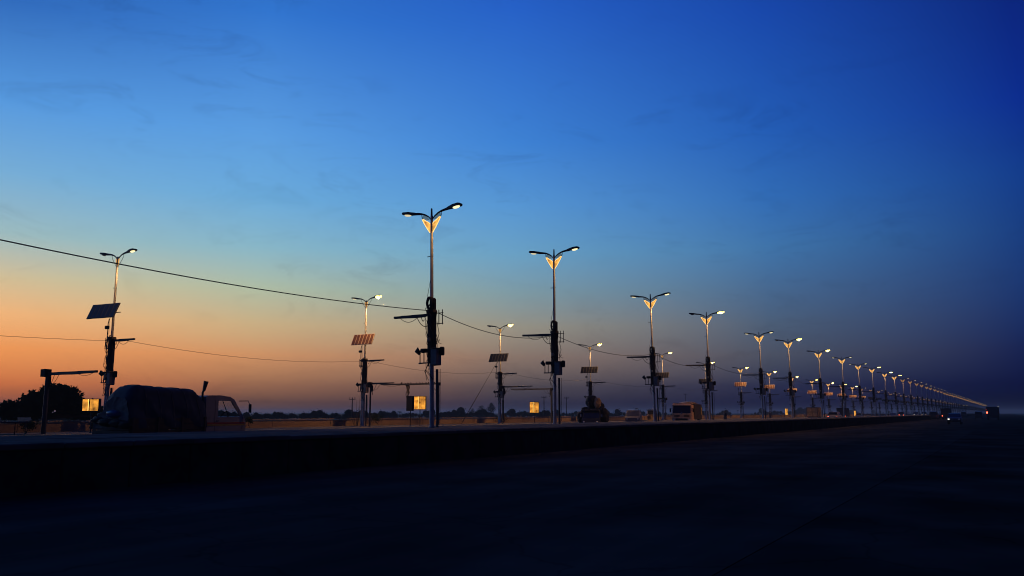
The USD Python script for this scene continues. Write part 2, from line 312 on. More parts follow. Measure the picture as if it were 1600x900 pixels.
# low roadside wall
wl = thing('roadside_wall', 'long low plastered wall lit brown along the far side of the road', 'wall', (0, 0, 0))
for y in np.arange(2, 140, 6.0):
    part(wl, 'wall_panel', box((WALL_L - .22, y + .02, FOOT_Z - .1), (WALL_L, y + 5.98, FOOT_Z + .50 + rng.uniform(-.015, .015))), 'wall_paint', smooth=False)
    part(wl, 'coping', box((WALL_L - .26, y + .01, FOOT_Z + .53), (WALL_L + .04, y + 5.99, FOOT_Z + .59)), 'wall_paint', smooth=False)
part(wl, 'wall_run', [box((WALL_L - .22, 140, FOOT_Z - .1), (WALL_L, Y1, FOOT_Z + .58)), box((WALL_L - .22, Y0, FOOT_Z - .1), (WALL_L, 2, FOOT_Z + .58))], 'wall_paint', smooth=False)

# ------------------------------------------------------------------ lamp posts
def arm_curve(s, z0):
    xs = np.array([.04, .16, .32, .52, .74, .95]); zs = np.array([0, .13, .23, .30, .335, .345])
    return np.stack([s * xs, xs * 0, z0 + zs], 1)
def lamp_head(s, z0):
    # tapered flat body, its outer end tipped up
    a, b = np.array([s * .78, 0, z0 + .33]), np.array([s * 1.50, 0, z0 + .42])
    out = []
    for t, w, h in ((0, .05, .05), (.15, .075, .07), (.5, .14, .085), (.9, .15, .075), (1, .11, .05)):
        c = a + (b - a) * t
        for y in (-w, w):
            for z in (-.35 * h, h): out.append(c + [0, y, z])
    return hull(out)
def lens(s, z0, size):
    sp = trimesh.creation.icosphere(2, 1.0)
    sp.vertices = sp.vertices * np.array([.20, .12, .075]) * size
    ang = math.atan2(.09, .72) * s
    sp.apply_transform(trimesh.transformations.rotation_matrix(-ang, [0, 1, 0]))
    sp.apply_translation([s * 1.26, 0, z0 + .36]); return sp
def wing(s, z0):
    """leaf-shaped lit panel, a few centimetres thick, rising from the pole"""
    o = [(.06, -.58), (.19, -.40), (.37, -.12), (.47, .05), (.42, .055), (.28, -.05), (.13, -.13), (.06, -.20)]
    return prism([(s * x, z0 + z) for x, z in (o if s > 0 else o[::-1])], -.02, .02)
BEAM = 24000.0
def add_beam(p, H, gain=1.0, sides=(1,)):
    """the downward beam of a lit lamp head, a child of its own street lamp"""
    for s in sides:
        b = UsdLux.SphereLight.Define(stage, numbered(str(p.GetPath()), 'beam'))
        b.CreateRadiusAttr(.05); b.CreateIntensityAttr(BEAM * gain); b.CreateColorAttr(Gf.Vec3f(1, .50, .17)); b.AddTranslateOp().Set(Gf.Vec3d(s * 1.26, 0, H + .08))
        sh = UsdLux.ShapingAPI.Apply(b.GetPrim()); sh.CreateShapingConeAngleAttr(66.0); sh.CreateShapingConeSoftnessAttr(.4)
def build_lamp(root, near, lenses, wings, panel=None, busy=True, tan=False, px=0.0):
    H = 8.85 if near else 9.6; zt = H - .15                                # arm joint
    prof = np.array([(0, 0), (.15, 0), (.15, .03), (.095, .03), (.09, .1), (.086, 2.5), (.07, 6), (.055, H), (0, H)])
    part(root, 'pole', trimesh.creation.revolve(prof, sections=10), 'galvanised')
    if near or wings:
        part(root, 'finial', tube([(0, 0, H), (0, 0, H + .30), (0, 0, H + .34)], [.045, .035, .01], 6), 'dark_steel')
    for s, lit in ((-1, lenses[0]), (1, lenses[1])):
        part(root, 'arm', tube(arm_curve(s, zt), [.028, .03, .034, .045, .055, .05], 7), 'dark_steel')
        part(root, 'brace', tube([(s * .07, 0, zt - .42), (s * .38, 0, zt - .05), (s * .50, 0, zt + .12), (s * .53, 0, zt + .30)], .014, 5), 'dark_steel')
        hd = part(root, 'lamp_head', lamp_head(s, zt), 'dark_steel')
        part(hd, 'lens', lens(s, zt, 1.5 if lit == 'lens_bright' else .7 if lit == 'lens_far' else .85), lit, smooth=True)
        if wings:
            w = part(root, 'wing_panel', wing(s, zt), wings if isinstance(wings, str) else 'wing_light', smooth=False)
            part(w, 'light_tube', tube([(s * .07, -.03, zt - .58), (s * .20, -.03, zt - .41), (s * .38, -.03, zt - .13), (s * .48, -.03, zt + .05)], .016, 5), 'wing_far' if isinstance(wings, str) else 'wing_tube')
            part(w, 'light_tube', tube([(s * .07, -.03, zt - .19), (s * .14, -.03, zt - .12), (s * .28, -.03, zt - .045), (s * .43, -.03, zt + .06)], .014, 5), 'wing_far' if isinstance(wings, str) else 'wing_tube')
            o = [(.09, -.03), (.28, .0), (.46, .07), (.49, .18), (.40, .235), (.25, .16), (.12, .02)]
            part(root, 'clear_panel', prism([(s * x, zt + z) for x, z in (o if s > 0 else o[::-1])], -.006, .006), 'clear_sheet', smooth=False)
        else:
            o = [(.07, -.34), (.12, -.20), (.15, .02), (.10, .05), (.07, .02)]
            w = part(root, 'wing_panel', prism([(s * x, zt + z) for x, z in (o if s > 0 else o[::-1])], -.015, .015), 'wing_light', smooth=False)
    if not busy: return
    r = random.Random(7 if near else 9)
    zb = 4.6 if near else 4.9                            # level of the side boom
    sb = -1 if near else 1                                # near row booms reach left over the far road, far row booms reach right
    # the cluttered equipment column
    z0, z1 = 2.6, zb + .12
    part(root, 'equipment_column', [bevbox((-.17, -.12, z0), (.15, .16, z1), .04)] + [tube([(x, .02 + .1 * math.sin(i), z0 - .1), (x + .03 * math.sin(i * 2), .15 * math.cos(i), z0 + 1), (x, .1, z1 + .05)], .035, 6) for i, x in enumerate((-.18, -.06, .08, .17))], 'black_plastic')
    part(root, 'clamp_band', tube([(0, 0, z1 - .02), (0, 0, z1 + .1)], [.24, .22], 10), 'timber')
    bm = part(root, 'boom', hull([(sb * .15, y * .04, zb + z) for y in (-1, 1) for z in (-.02, .07)] + [(sb * 1.95, y * .055, zb + .05 + z) for y in (-1, 1) for z in (-.045, .045)] + [(sb * .6, y * .07, zb + z) for y in (-1, 1) for z in (-.05, .08)]), 'dark_steel')
    part(bm, 'boom_cable', [tube(sag((sb * 1.6, -.06, zb), (sb * .62, -.06, zb + .02), .22), .012, 5), tube(sag((sb * .72, -.05, zb - .05), (sb * .2, 0, zb - .42), .16), .016, 5), tube(sag((sb * .5, -.05, zb - .03), (sb * .38, 0, zb - .15), .12), .016, 5)], 'cable')
    part(root, 'insulator_rack', [tube([(-sb * .1, 0, zb + z), (-sb * .58, 0, zb + z)], .018, 5) for z in (-.38, .06)] + [tube([(-sb * x, 0, zb - .42), (-sb * x, 0, zb + .2)], .02, 5) for x in (.36, .54)], 'dark_steel')
    if near:
        part(root, 'cable_coil', [tube([(.05 + .16 * math.cos(a) * (1 - .1 * j), -.16 - .03 * j, z1 + .36 + .24 * math.sin(a)) for a in np.linspace(0, 6.28, 15)], .05, 6) for j in range(3)] + [bevbox((-.04, -.14, z1 + .08), (.17, .12, z1 + .6), .05)], 'black_plastic')
        part(root, 'strut', tube([(-.02, 0, z1 + .45), (-.2, -.03, z1 + .18)], .025, 5), 'dark_steel')
    cs, bs = 1, -1
    # mid-height bracket with floodlight and camera on one side, control boxes on the other
    zc = 2.95
    part(root, 'bracket', [tube([(bs * .12, -.05, zc - .32), (bs * .62, -.05, zc - .32)], .03, 5), tube([(bs * .36, -.05, zc - .34), (bs * .36, -.05, zc + .2)], .022, 5), tube([(bs * .56, -.05, zc - .34), (bs * .56, -.05, zc + .22)], .022, 5)], 'dark_steel')
    part(root, 'floodlight', hull([(bs * x, y, z) for x, y, z in ((.62, -.14, zc + .1), (.62, .1, zc + .1), (.78, -.12, zc + .16), (.76, .1, zc + .34), (.62, -.12, zc + .36), (.86, 0, zc + .22), (.66, 0, zc + .02))]), 'black_plastic')
    part(root, 'camera', [bevbox((bs * .18, -.2, zc + .1), (bs * .46, 0, zc + .27), .03), tube([(bs * .3, -.2, zc + .18), (bs * .3, -.26, zc + .18)], .05, 8)], 'black_plastic')
    cb = part(root, 'control_box', bevbox((cs * .10, -.24, zc - .45), (cs * .42, .1, zc + .22), .03), 'box_tan' if tan else 'box_grey')
    part(cb, 'box_hood', bevbox((cs * .08, -.27, zc + .22), (cs * .45, .12, zc + .26), .015), 'dark_steel')
    part(root, 'side_unit', [bevbox((cs * .43, -.1, zc - .05), (cs * .60, .1, zc + .30), .04), tube([(cs * .42, 0, zc + .1), (cs * .5, 0, zc + .1)], .09, 10)], 'black_plastic')
    part(root, 'conduit', [tube([(cs * .26, .02, 0), (cs * .25, .02, zc - .6)], .055, 7)], 'dark_steel')
    for c_ in (tube(sag((cs * .42, 0, zc - .6), (cs * .4, 0, .15), -.0), .013, 5), tube([(cs * .3, -.05, zb - .3), (cs * .44, -.1, zb - .8), (cs * .3, -.1, zb - 1.25)], .014, 5), tube([(.02, -.12, H - 2.8), (-.16, -.12, H - 3.6), (-.12, -.12, zb + .35)], .010, 5)):
        part(root, 'hanging_cable', c_, 'cable')
    rc = np.random.default_rng(70 if near else 90)
    for q in range(5):
        a_, zz = rc.uniform(0, 6.28), rc.uniform(2.7, 4.6); w_, h_ = rc.uniform(.05, .10), rc.uniform(.08, .2)
        x_, y_ = .2 * math.cos(a_), .17 * math.sin(a_); part(root, 'small_box', bevbox((x_ - w_, y_ - w_, zz - h_), (x_ + w_, y_ + w_, zz + h_), .02), 'box_grey' if q % 2 else 'black_plastic')
    part(root, 'cable_bundle', [tube([(rc.uniform(-.25, .25), -.2 + rc.uniform(-.05, .05), zz) for zz in np.linspace(zb + .3, 1.9, 9)], .012, 5) for q in range(5)] + [tube(sag((.2, -.1, zb - rc.uniform(.1, 1.2)), (.46 + rc.uniform(-.1, .1), -.1, zb - rc.uniform(.6, 1.8)), rc.uniform(.1, .35)), .010, 5) for q in range(4)], 'cable')
    part(root, 'step_peg', tube([(-.22, 0, H - 1.75), (.08, 0, H - 1.75)], .018, 5), 'dark_steel')
    if panel:
        zp = 6.5; a, b = (0, .02, zp + .42), (0, -.34, zp - .40)
        n_ = np.cross((1, 0, 0), np.array(b) - a); n_ /= np.linalg.norm(n_)
        if n_[2] < 0: n_ = -n_
        a, b = np.array(a), np.array(b)
        def slab(x0, x1, t0, t1, d0, d1):
            return hull([(x * (1.12 if px else 1.0) + px, *(a + (b - a) * t + n_ * d)[1:]) for x in (x0, x1) for t in (t0, t1) for d in (d0, d1)])
        pn = part(root, 'solar_panel', slab(-1.08, 1.08, 0, 1, .10, .14), 'solar_frame' if panel == 'solar_dusty' else 'dark_steel', smooth=False)
        for i in range(6):
            x = -1.05 + i * .35
            part(pn, 'cell_strip', slab(x + .035, x + .315, .03, .97, .141, .150), panel, smooth=False)
        part(root, 'panel_mount', [tube([(0, 0, zp - .1), (0, (a + b)[1] / 2 - .0, zp)], .03, 5), tube([(-.8, a[1] * .4 + b[1] * .6 + .05, zp - .06), (.8, a[1] * .4 + b[1] * .6 + .05, zp - .06)], .025, 5)], 'dark_steel')
        # second pole carrying an aerial beside the column
        part(root, 'aerial_mast', [tube([(-.42, 0, zb - .5), (-.42, 0, zb + 1.0), (-.34, 0, zb + 1.25)], .028, 6), tube([(-.14, 0, zb - .3), (-.6, 0, zb - .3)], .02, 5), tube([(-.14, 0, zb + .1), (-.5, 0, zb + .1)], .02, 5)], 'dark_steel')
        part(root, 'aerial_unit', bevbox((-.62, -.08, zb + .68), (-.36, .08, zb + .86), .03), 'black_plastic')
        part(root, 'twin_pole', tube([(-.24, .05, 0), (-.2, .05, zb + .15)], [.08, .07], 8), 'galvanised')
        part(root, 'cross_rail', [tube([(-.3, -.08, zb + z), (.24, -.08, zb + z)], .022, 5) for z in (-.02, .14, -.42)], 'dark_steel')

def lamp_proto(name, **k):
    c = stage.CreateClassPrim('/lamp_kind_' + name); build_lamp(c, **k); return '/lamp_kind_' + name
ORD = ['first', 'second', 'third', 'fourth', 'fifth', 'sixth', 'seventh', 'eighth', 'ninth', 'tenth', 'eleventh', 'twelfth', 'thirteenth', 'fourteenth', 'fifteenth', 'sixteenth', 'seventeenth', 'eighteenth']
nearA = lamp_proto('near_soft', near=True, lenses=('lens_dim', 'lens_lit'), wings=True)
nearB = lamp_proto('near_bright', near=True, lenses=('lamp_off', 'lens_bright'), wings=True)
farBlue = lamp_proto('far_blue', near=False, lenses=('lamp_off', 'lens_lit'), wings=False, panel='solar_blue', px=-.55)
farDust = lamp_proto('far_dusty', near=False, lenses=('lens_dim', 'lens_bright'), wings=False, panel='solar_dusty', tan=True)
farDark = lamp_proto('far_dark', near=False, lenses=('lamp_off', 'lens_bright'), wings=False, panel='solar_blue')
nearFar = lamp_proto('near_far', near=True, lenses=('lamp_off', 'lens_far'), wings='wing_far')
farFar = lamp_proto('far_far', near=False, lenses=('lamp_off', 'lens_far'), wings='wing_far', panel='solar_dusty')
farWing = lamp_proto('far_wing', near=False, lenses=('lamp_off', 'lens_bright'), wings=True, panel='solar_dusty')
rr = random.Random(11)
near_px = [(675, 20.3), (867, 21.0), (1023, 21.5), (1109, 21.6), (1192, 21.6), (1238, 21.4), (1285, 21.5), (1319, 21.6), (1346, 21.6)]
near_pos = [at(px, L, MED_Z + .012) for px, L in near_px]
y = near_pos[-1][1]
while y < 1120:
    y += 17.6 + rr.uniform(-1.5, 1.5); near_pos.append(np.array([-21.6, y, MED_Z + .012]))
soft = {0, 1, 2, 4, 7, 8}
near_lab = ['nearest and tallest street lamp on the median, black boxes and a boom halfway up',
            'second street lamp along the median, grey control box below its boom',
            'third street lamp along the median, left of the orange-lit truck, two soft lamps',
            'fourth street lamp along the median, right of the orange-lit truck',
            'fifth street lamp along the median, faint lamps, dark boxes at mid height']
for i, p in enumerate(near_pos):
    if i < 5: lab, g = near_lab[i], 'street lamps along the median'
    elif i < 18: lab, g = f'{ORD[i]} street lamp along the median counted from the nearest, golden wing under its arms', 'street lamps along the median'
    else: lab, g = 'far street lamp in the taller row running into a line of lights', 'far street lamps of the median row'
    lamp = copy(nearA if i in soft else nearB if i < 12 else nearFar, 'street_lamp', lab, 'street lamp', p, rr.uniform(-.04, .04), g, (rr.uniform(-.8, .8), (-1.5, -.1, -.5, -.2, -.3)[i] if i < 5 else rr.uniform(-1.0, .6)), (1, 1, {0: 1.0, 1: 1.037, 2: .982, 3: .99, 4: .962}.get(i, rr.uniform(.965, 1.0))), i >= 14)
    if i < 14: add_beam(lamp, 8.85, .13 if i < 2 else .5)
# the lamp before the first one stands just out of the picture on the left and carries the wire
prev_pole = np.array([-20.0, near_pos[0][1] - 20.5, MED_Z + .012])
far_px = [166, 568, 782, 923, 1037, 1104, 1159, 1204, 1240, 1271, 1296, 1317, 1334]
far_pos = [at(px, 43, FOOT_Z + .004) for px in far_px]
y = far_pos[-1][1]
while y < 1150:
    y += 21.0 + rr.uniform(-1.5, 1.5); far_pos.append(np.array([-43, y, FOOT_Z + .004]))
far_lab = ['street lamp with a dark blue tilted solar panel behind the covered truck',
           'street lamp with a brown dusty solar panel of six strips by the low wall',
           'street lamp with dark solar panel and a guy wire on its left',
           'street lamp with solar panel rising behind the heaped black load']
far_kind = {0: farBlue, 1: farDust, 2: farDark, 3: farDark, 4: farDark, 5: farDark}
for i, p in enumerate(far_pos):
    if i < 4: lab, g = far_lab[i], 'street lamps along the low wall'
    elif i < 18: lab, g = f'{ORD[i]} solar street lamp along the low wall counted from the left', 'street lamps along the low wall'
    else: lab, g = 'far solar street lamp in the lower row running into a line of lights', 'far street lamps of the wall row'
    lamp = copy(far_kind.get(i, farWing if i < 13 else farFar), 'solar_street_lamp', lab, 'street lamp', p, rr.uniform(-.08, .08), g, (rr.uniform(-.8, .8) if i else 0, (.5 if i == 0 else  rr.uniform(-.4, .5))), (1, 1, {0: 1.015, 1: 1.015, 2: .975, 3: .93}.get(i, rr.uniform(.94, .98))), i >= 14)
    if i < 14: add_beam(lamp, 9.6, 1.0 if i else .35)

# ------------------------------------------------------------------ wires
def wire(a, b, d, r, label, group):
    w = part('/World', 'overhead_wire', tube(sag(a, b, d, 18), r, 5), 'cable', smooth=True); meta(w, label, 'wire', group)
near_lv = [p + [0, 0, 4.75] for p in near_pos]
wire(prev_pole + [0, 0, 4.7], near_lv[0] + [-.1, -.1, 0.02],   .28, .017, 'thick black cable crossing the sunset from the left edge to the nearest street lamp', 'cables along the median')
for i in range(8):
    w_lab = f'sagging black cable from the {ORD[i]} to the {ORD[i + 1]} street lamp of the median'
    wire(near_lv[i] + [.2, .1, -.08], near_lv[i + 1] + [-.1, -.1, -.05], .45 if i < 4 else .6, .016, w_lab, 'cables along the median')
far_lv = [p + [0, 0, 4.95] for p in far_pos]
wire(np.array([-43, far_pos[0][1] - 21, FOOT_Z + 5.05]), far_lv[0] + [-.2, 0, .05], .25, .011, 'thin wire from the left edge to the street lamp behind the covered truck', 'wires along the low wall')
for i in range(5):
    wire(far_lv[i] + [1.2 if i == 0 else .6, .1, .0], far_lv[i + 1] + [-.2, 0, .05], .45, .011, f'thin wire from the {ORD[i]} to the {ORD[i + 1]} solar street lamp', 'wires along the low wall')
gw = thing('guy_wire', 'slanting guy wire with a thick dark sleeve left of a solar street lamp', 'guy wire')
ga, gb = at(779, 43, py=561), at(721, 43.5, FOOT_Z)
part(gw, 'stay', tube([ga, gb], .016, 5), 'cable'); t1, t2 = ga + (gb - ga) * .50, ga + (gb - ga) * .97
part(gw, 'sleeve', tube([t1, t2], [.03, .045], 6), 'dark_steel')

# ------------------------------------------------------------------ posts with a low arm
def arm_post(name, label, px, L, ztop, sgn, length, boxy, rags=False, base=FOOT_Z, thin=1.0):
    p = at(px, L, base); t = thing(name, label, 'arm post', p, 0, 'posts with a low arm'); h = ztop - base
    part(t, 'post', tube([(0, 0, 0), (0, 0, h + .1)], [.12 * thin, .10 * thin], 8), 'dark_steel')
    arm = part(t, 'arm', hull([(sgn * .08, y * .05, h + z) for y in (-1, 1) for z in (-.04, .09)] + [(sgn * length, y * .05, h + .06 + z) for y in (-1, 1) for z in (-.06 * thin, .05 * thin)] + [(sgn * length * .5, y * .07, h + .03 + z) for y in (-1, 1) for z in (-.08 * thin, .07 * thin)]), 'dark_steel')
    part(arm, 'arm_cable', [tube(sag((sgn * length * .95, -.05, h), (sgn * length * .62, -.05, h - .0), .12), .012, 5), tube(sag((sgn * .1, 0, h - .6), (sgn * .55, 0, h - .04), .12), .014, 5), tube(sag((sgn * .2, 0, h - .4), (sgn * .9, 0, h - .04), .2), .012, 5)], 'cable')
    part(t, 'head_box', bevbox((-sgn * .32 if boxy else -sgn * .18, -.2, h - .12), (sgn * .08, .15, h + (.26 if boxy else .14)), .02), 'black_plastic')
    part(t, 'side_bracket', [bevbox((sgn * .09, -.06, h - .55), (sgn * .2, .08, h - .1), .02), tube([(sgn * .14, 0, h - .55), (sgn * .22, 0, h - .8)], .03, 5)], 'black_plastic')
    if rags:
        g = np.random.default_rng(3); pcs = []
        for k in range(7):
            x = sgn * (length * .52 + g.uniform(-.12, .12)); w = g.uniform(.04, .09); l = g.uniform(.5, 1.5)
            V = []; n_ = 7
            for i in range(n_):
                z = h - l * i / (n_ - 1); ww = w * (1 - .75 * i / (n_ - 1)); xx = x + .07 * math.sin(i * 1.3 + k); yy = .03 * math.sin(i * 2 + k * 2)
                V += [(xx - ww, yy, z), (xx + ww, yy + .03, z)]
            fc = [[2 * i, 2 * i + 1, 2 * i + 3, 2 * i + 2] for i in range(n_ - 1)]
            m_ = trimesh.Trimesh(np.array(V), np.vstack([[[a, b, c], [a, c, d]] for a, b, c, d in fc]), process=False); pcs.append(m_)
        part(t, 'rag', pcs, 'shirt_dark', kind='stuff')
        g2 = [hull(np.array([sgn * x, 0, h + .1]) + g.normal(0, .05, (9, 3))) for x in np.linspace(.35, length * .62, 12)]
        part(t, 'loose_bundle', g2, 'shirt_dark', kind='stuff')
    return t
arm_post('arm_post', 'dark post with a square box and a long arm in front of the big tree', 70, 41, at(70, 41, py=585)[2], 1, 3.9, True)
arm_post('arm_post', 'post behind the nearest street lamp, its low arm hung with torn rags', 684, 40.5, at(684, 40.5, py=600)[2], -1, 6.0, False, True)
arm_post('arm_post', 'post behind the second street lamp with a bare double low arm', 862, 40.5, at(862, 40.5, py=608)[2], -1, 4.8, False)
arm_post('arm_post', 'short post with a drooping arm left of the lit box sign', 786, 41.5, at(786, 41.5, py=605)[2], 1, 3.2, False, thin=.6)
arm_post('arm_post', 'post by the brown solar panel lamp with a thin arm at box height', 578, 41.5, at(578, 41.5, py=600)[2], 1, 2.2, False, thin=.6)

# ------------------------------------------------------------------ lit box signs
def box_sign(label, px, L, py, w, hgt, rz, lit=True, halves=2):
    c = at(px, L, py=py); base = at(px, L, FOOT_Z)
    t = thing('lit_sign' if lit else 'dark_sign', label, 'sign', base, rz, 'small box signs along the wall'); z = c[2] - FOOT_Z; h = hgt / 2; d = .09
    part(t, 'post', tube([(0, .05, 0), (0, .05, z + h + .03)], .035, 6), 'dark_steel')
    part(t, 'cabinet', [box((-w / 2, -d, z - h), (w / 2, d, z - h + .03)), box((-w / 2, -d, z + h - .03), (w / 2, d, z + h)), box((-w / 2, -d, z - h + .031), (-w / 2 + .03, d, z + h - .031)), box((w / 2 - .03, -d, z - h + .031), (w / 2, d, z + h - .031)), box((-w / 2 + .03, .02, z - h + .03), (w / 2 - .03, .04, z + h - .03))], 'timber' if lit else 'black_plastic', smooth=False)
    if lit:
        m_ = -w * .06
        part(t, 'lit_panel', box((-w / 2 + .031, -d + .012, z - h + .031), (m_ - .025, -d + .03, z + h - .031)), 'sign_light', smooth=False)
        part(t, 'lit_panel', box((m_ + .025, -d + .012, z - h + .031), (w / 2 - .031, -d + .03, z + h - .031)), 'sign_light', smooth=False)
        part(t, 'light_tube', tube([(m_ - .055, -d, z - h + .05), (m_ - .055, -d, z + h - .02)], .014, 6), 'sign_tube')
        part(t, 'mullion', box((m_ - .02, -d - .01, z - h + .031), (m_ + .02, -d + .035, z + h - .031)), 'timber', smooth=False)
    else:
        part(t, 'panel', box((-w / 2 + .03, -d + .01, z - h + .03), (w / 2 - .03, -d + .03, z + h - .03)), 'black_plastic', smooth=False)
box_sign('glowing amber box sign between the big tree and the covered truck', 142, 41, 633, .98, .66, .35)
box_sign('glowing amber box sign beside the nearest street lamp', 656, 40, 629.5, .98, 1.04, .35)
box_sign('unlit black box sign against the amber one by the nearest street lamp', 640.5, 39.4, 630.5, .66, 1.12, -.2, lit=False)
box_sign('glowing amber box sign left of the second street lamp', 835, 40, 636.5, .92, 1.08, .35)
box_sign('narrow amber box sign at the right of the orange-lit truck', 1094, 38, 642, .62, 1.1, .1)
box_sign('small amber box sign near two walking people, right of the fifth street lamp', 1229, 38, 643.5, .55, 1.3, .0)
box_sign('small reddish amber box sign beyond the parked boxy trucks', 1336, 38, 646, .6, 1.5, .0)

# ------------------------------------------------------------------ vehicles (local: +y forward, +x right side)
def shell(profile, w, bev, inset_top=0.08):
    """car or cab body: side profile (y, z) closed polygon, width w; roof drawn in"""
    P = np.array(profile, float); zmax, zmin = P[:, 1].max(), P[:, 1].min()
    pts = []
    for y, z in P:
        t = max(0, (z - (zmin + .5 * (zmax - zmin))) / (.5 * (zmax - zmin)))
        x = w / 2 - inset_top * t
        pts += [(x, y, z), (-x, y, z)]
    n_ = len(P); V = np.array([[p[0], p[1], p[2]] for p in pts]); f = []
    from shapely.geometry import Polygon
    v2, f2 = trimesh.creation.triangulate_polygon(Polygon(P), engine='earcut')
    idx = [int(np.argmin(((P - q) ** 2).sum(1))) for q in v2]
    for a, b, c in f2:
        a, b, c = idx[a], idx[b], idx[c]; f += [[2 * a, 2 * b, 2 * c], [2 * c + 1, 2 * b + 1, 2 * a + 1]]
    for i in range(n_):
        j = (i + 1) % n_; f += [[2 * i, 2 * i + 1, 2 * j + 1], [2 * i, 2 * j + 1, 2 * j]]
    m = trimesh.Trimesh(V, f, process=False); trimesh.repair.fix_normals(m); return m
def wheels(t, ys, xs, r, w):
    for y in ys:
        for x in xs:
            wh = part(t, 'wheel', wheel((x, y, r), r, w), 'rubber'); part(wh, 'rim', rim((x, y, r), r, w), 'box_grey')

# covered light truck
TR, TF = at(207, 24.6)[1], at(386, 24.6)[1]
LT, WT = TF - TR, 2.0
tk = thing('covered_truck', 'light goods truck with white cab and dark tarpaulin roped over its load', 'truck', (-24.6 - WT / 2, TR, FAR_Z))
part(tk, 'chassis', [box((-.42, .1, .42), (-.28, LT - .3, .60)), box((.28, .1, .42), (.42, LT - .3, .60))], 'dark_steel', smooth=False)
bedF = LT - 1.88
part(tk, 'cargo_floor', box((-WT / 2, 0, .601), (WT / 2, bedF, .72)), 'timber', smooth=False)
for k in range(3):
    for sx in (-1, 1):
        part(tk, 'side_plank', box((sx * (WT / 2 - .05), 0, .74 + k * .2), (sx * WT / 2, bedF, .92 + k * .2)), 'timber', smooth=False)
for k in range(3):
    part(tk, 'tail_plank', box((-WT / 2 + .05, -.05, .74 + k * .2), (WT / 2 - .05, 0, .92 + k * .2)), 'timber', smooth=False)
for sx in (-1, 1):
    for yy in np.linspace(.05, bedF - .05, 4):
        part(tk, 'stake', box((sx * (WT / 2 + .002), yy - .04, .62), (sx * (WT / 2 + .05), yy + .04, 1.36)), 'timber', smooth=False)
# tarpaulin: cross sections along y, folded cloth
ny, nx = 60, 44
prof_y = [(-.05, 2.12, .84), (.04, 2.36, .90), (.22, 2.50, .93), (.6, 2.52, .95), (1.3, 2.47, .95), (2.25, 2.46, .95), (2.55, 2.43, .95), (2.86, 2.20, .94), (bedF + .06, 2.06, .92)]
PY = np.array(prof_y); PY[:, 1] -= .10; PY[:, 0] = PY[:, 0] * (bedF + .06) / PY[-1, 0]
V = []
for yy in np.linspace(PY[0, 0], PY[-1, 0], ny):
    zt_, hw = np.interp(yy, PY[:, 0], PY[:, 1]), np.interp(yy, PY[:, 0], PY[:, 2])
    k_ = hw / .95; sec = np.array([(-.97, 1.0), (-.94, 1.34), (-.50, 1.50), (-.40, zt_ - .24), (-.04, zt_ - .02), (.3, zt_), (.74, zt_ - .03), (.90, zt_ - .16), (.97, min(1.6, zt_ - .35)), (1.0, 1.0)]); sec[:, 0] *= k_
    d_ = np.concatenate([[0], np.cumsum(np.linalg.norm(np.diff(sec, axis=0), axis=1))]); d_ /= d_[-1]
    for a in np.linspace(0, 1, nx): V.append((np.interp(a, d_, sec[:, 0]), yy, np.interp(a, d_, sec[:, 1])))
V = np.array(V)
nz = meshkit.fbm(V * np.array([1.5, 2.2, 1.2]) + 3, 4) - .5
fold = np.sin((V[:, 1] * 2.2 + V[:, 2] * 2.6 + nz * 3) * 2.2) * np.clip((2.3 - V[:, 2]) / 1.0, 0, 1)
V[:, 0] += np.clip(V[:, 0] * 3, -1, 1) * (fold * .045 + nz * .05 + (meshkit.fbm(V * 5.0, 3) - .5) * .05); V[:, 2] += nz * .04 + (meshkit.fbm(V * 4.0 + 9, 3) - .5) * .05
fc = [[j * nx + i, j * nx + i + 1, (j + 1) * nx + i + 1, (j + 1) * nx + i] for j in range(ny - 1) for i in range(nx - 1)]
nb = len(V)
e0 = list(range(nx)); e1 = list(range((ny - 1) * nx, ny * nx))
F3 = [[q[0], q[1], q[2]] for q in fc] + [[q[0], q[2], q[3]] for q in fc]
V = np.vstack([V, [[0, -.02, 1.5], [0, PY[-1, 0], 1.0]]])
F_rear = [[e0[i + 1], e0[i], nb] for i in range(nx - 1)] + [[e0[0], e0[-1], nb]]
F3 += [[e1[i], e1[i + 1], nb + 1] for i in range(nx - 1)]
rv = trimesh.Trimesh(V + [0, -.004, 0], F_rear, process=True).subdivide().subdivide()
rv.vertices = rv.vertices - np.array([0, 1, 0]) * (.10 * (meshkit.fbm(rv.vertices * 4 + 2, 4) - .35))[:, None]
part(tk, 'rear_flap', rv, 'sacking', smooth=28, label='paler hanging cloth at the rear of the load')
tp = part(tk, 'tarpaulin', trimesh.Trimesh(V, F3, process=False), 'tarpaulin', smooth=28)
for yy in np.linspace(.4, bedF - .5, 5):
    pts = [V[int(np.clip((yy + .3 * abs(a)) / PY[-1, 0] * (ny - 1), 0, ny - 1)) * nx + int((a + 1) / 2 * (nx - 1))] + [0.012 * np.sign(a), 0, .012] for a in np.linspace(-1, 1, 15)]
    part(tp, 'rope', tube(pts, .012, 5), 'sacking')
# sacks pushed out over the tail
g = np.random.default_rng(4)
for k, (x, y, z) in enumerate([(-.72, .0, 1.26), (-.2, -.1, 1.18), (.35, -.08, 1.16), (.72, -.05, 1.12), (-.6, .5, 1.42), (.12, -.04, 1.46), (-.85, .3, 1.40)]):
    s_ = trimesh.creation.icosphere(2, 1.0); s_.vertices = s_.vertices * (np.array([.36, .16, .13]) * (1 + .7 * (meshkit.fbm(s_.vertices * 2 + k, 3)[:, None] - .5))) + [x, y, z]
    part(tk, 'sack', s_, 'black_plastic' if k != 5 else 'car_blue', smooth=True)
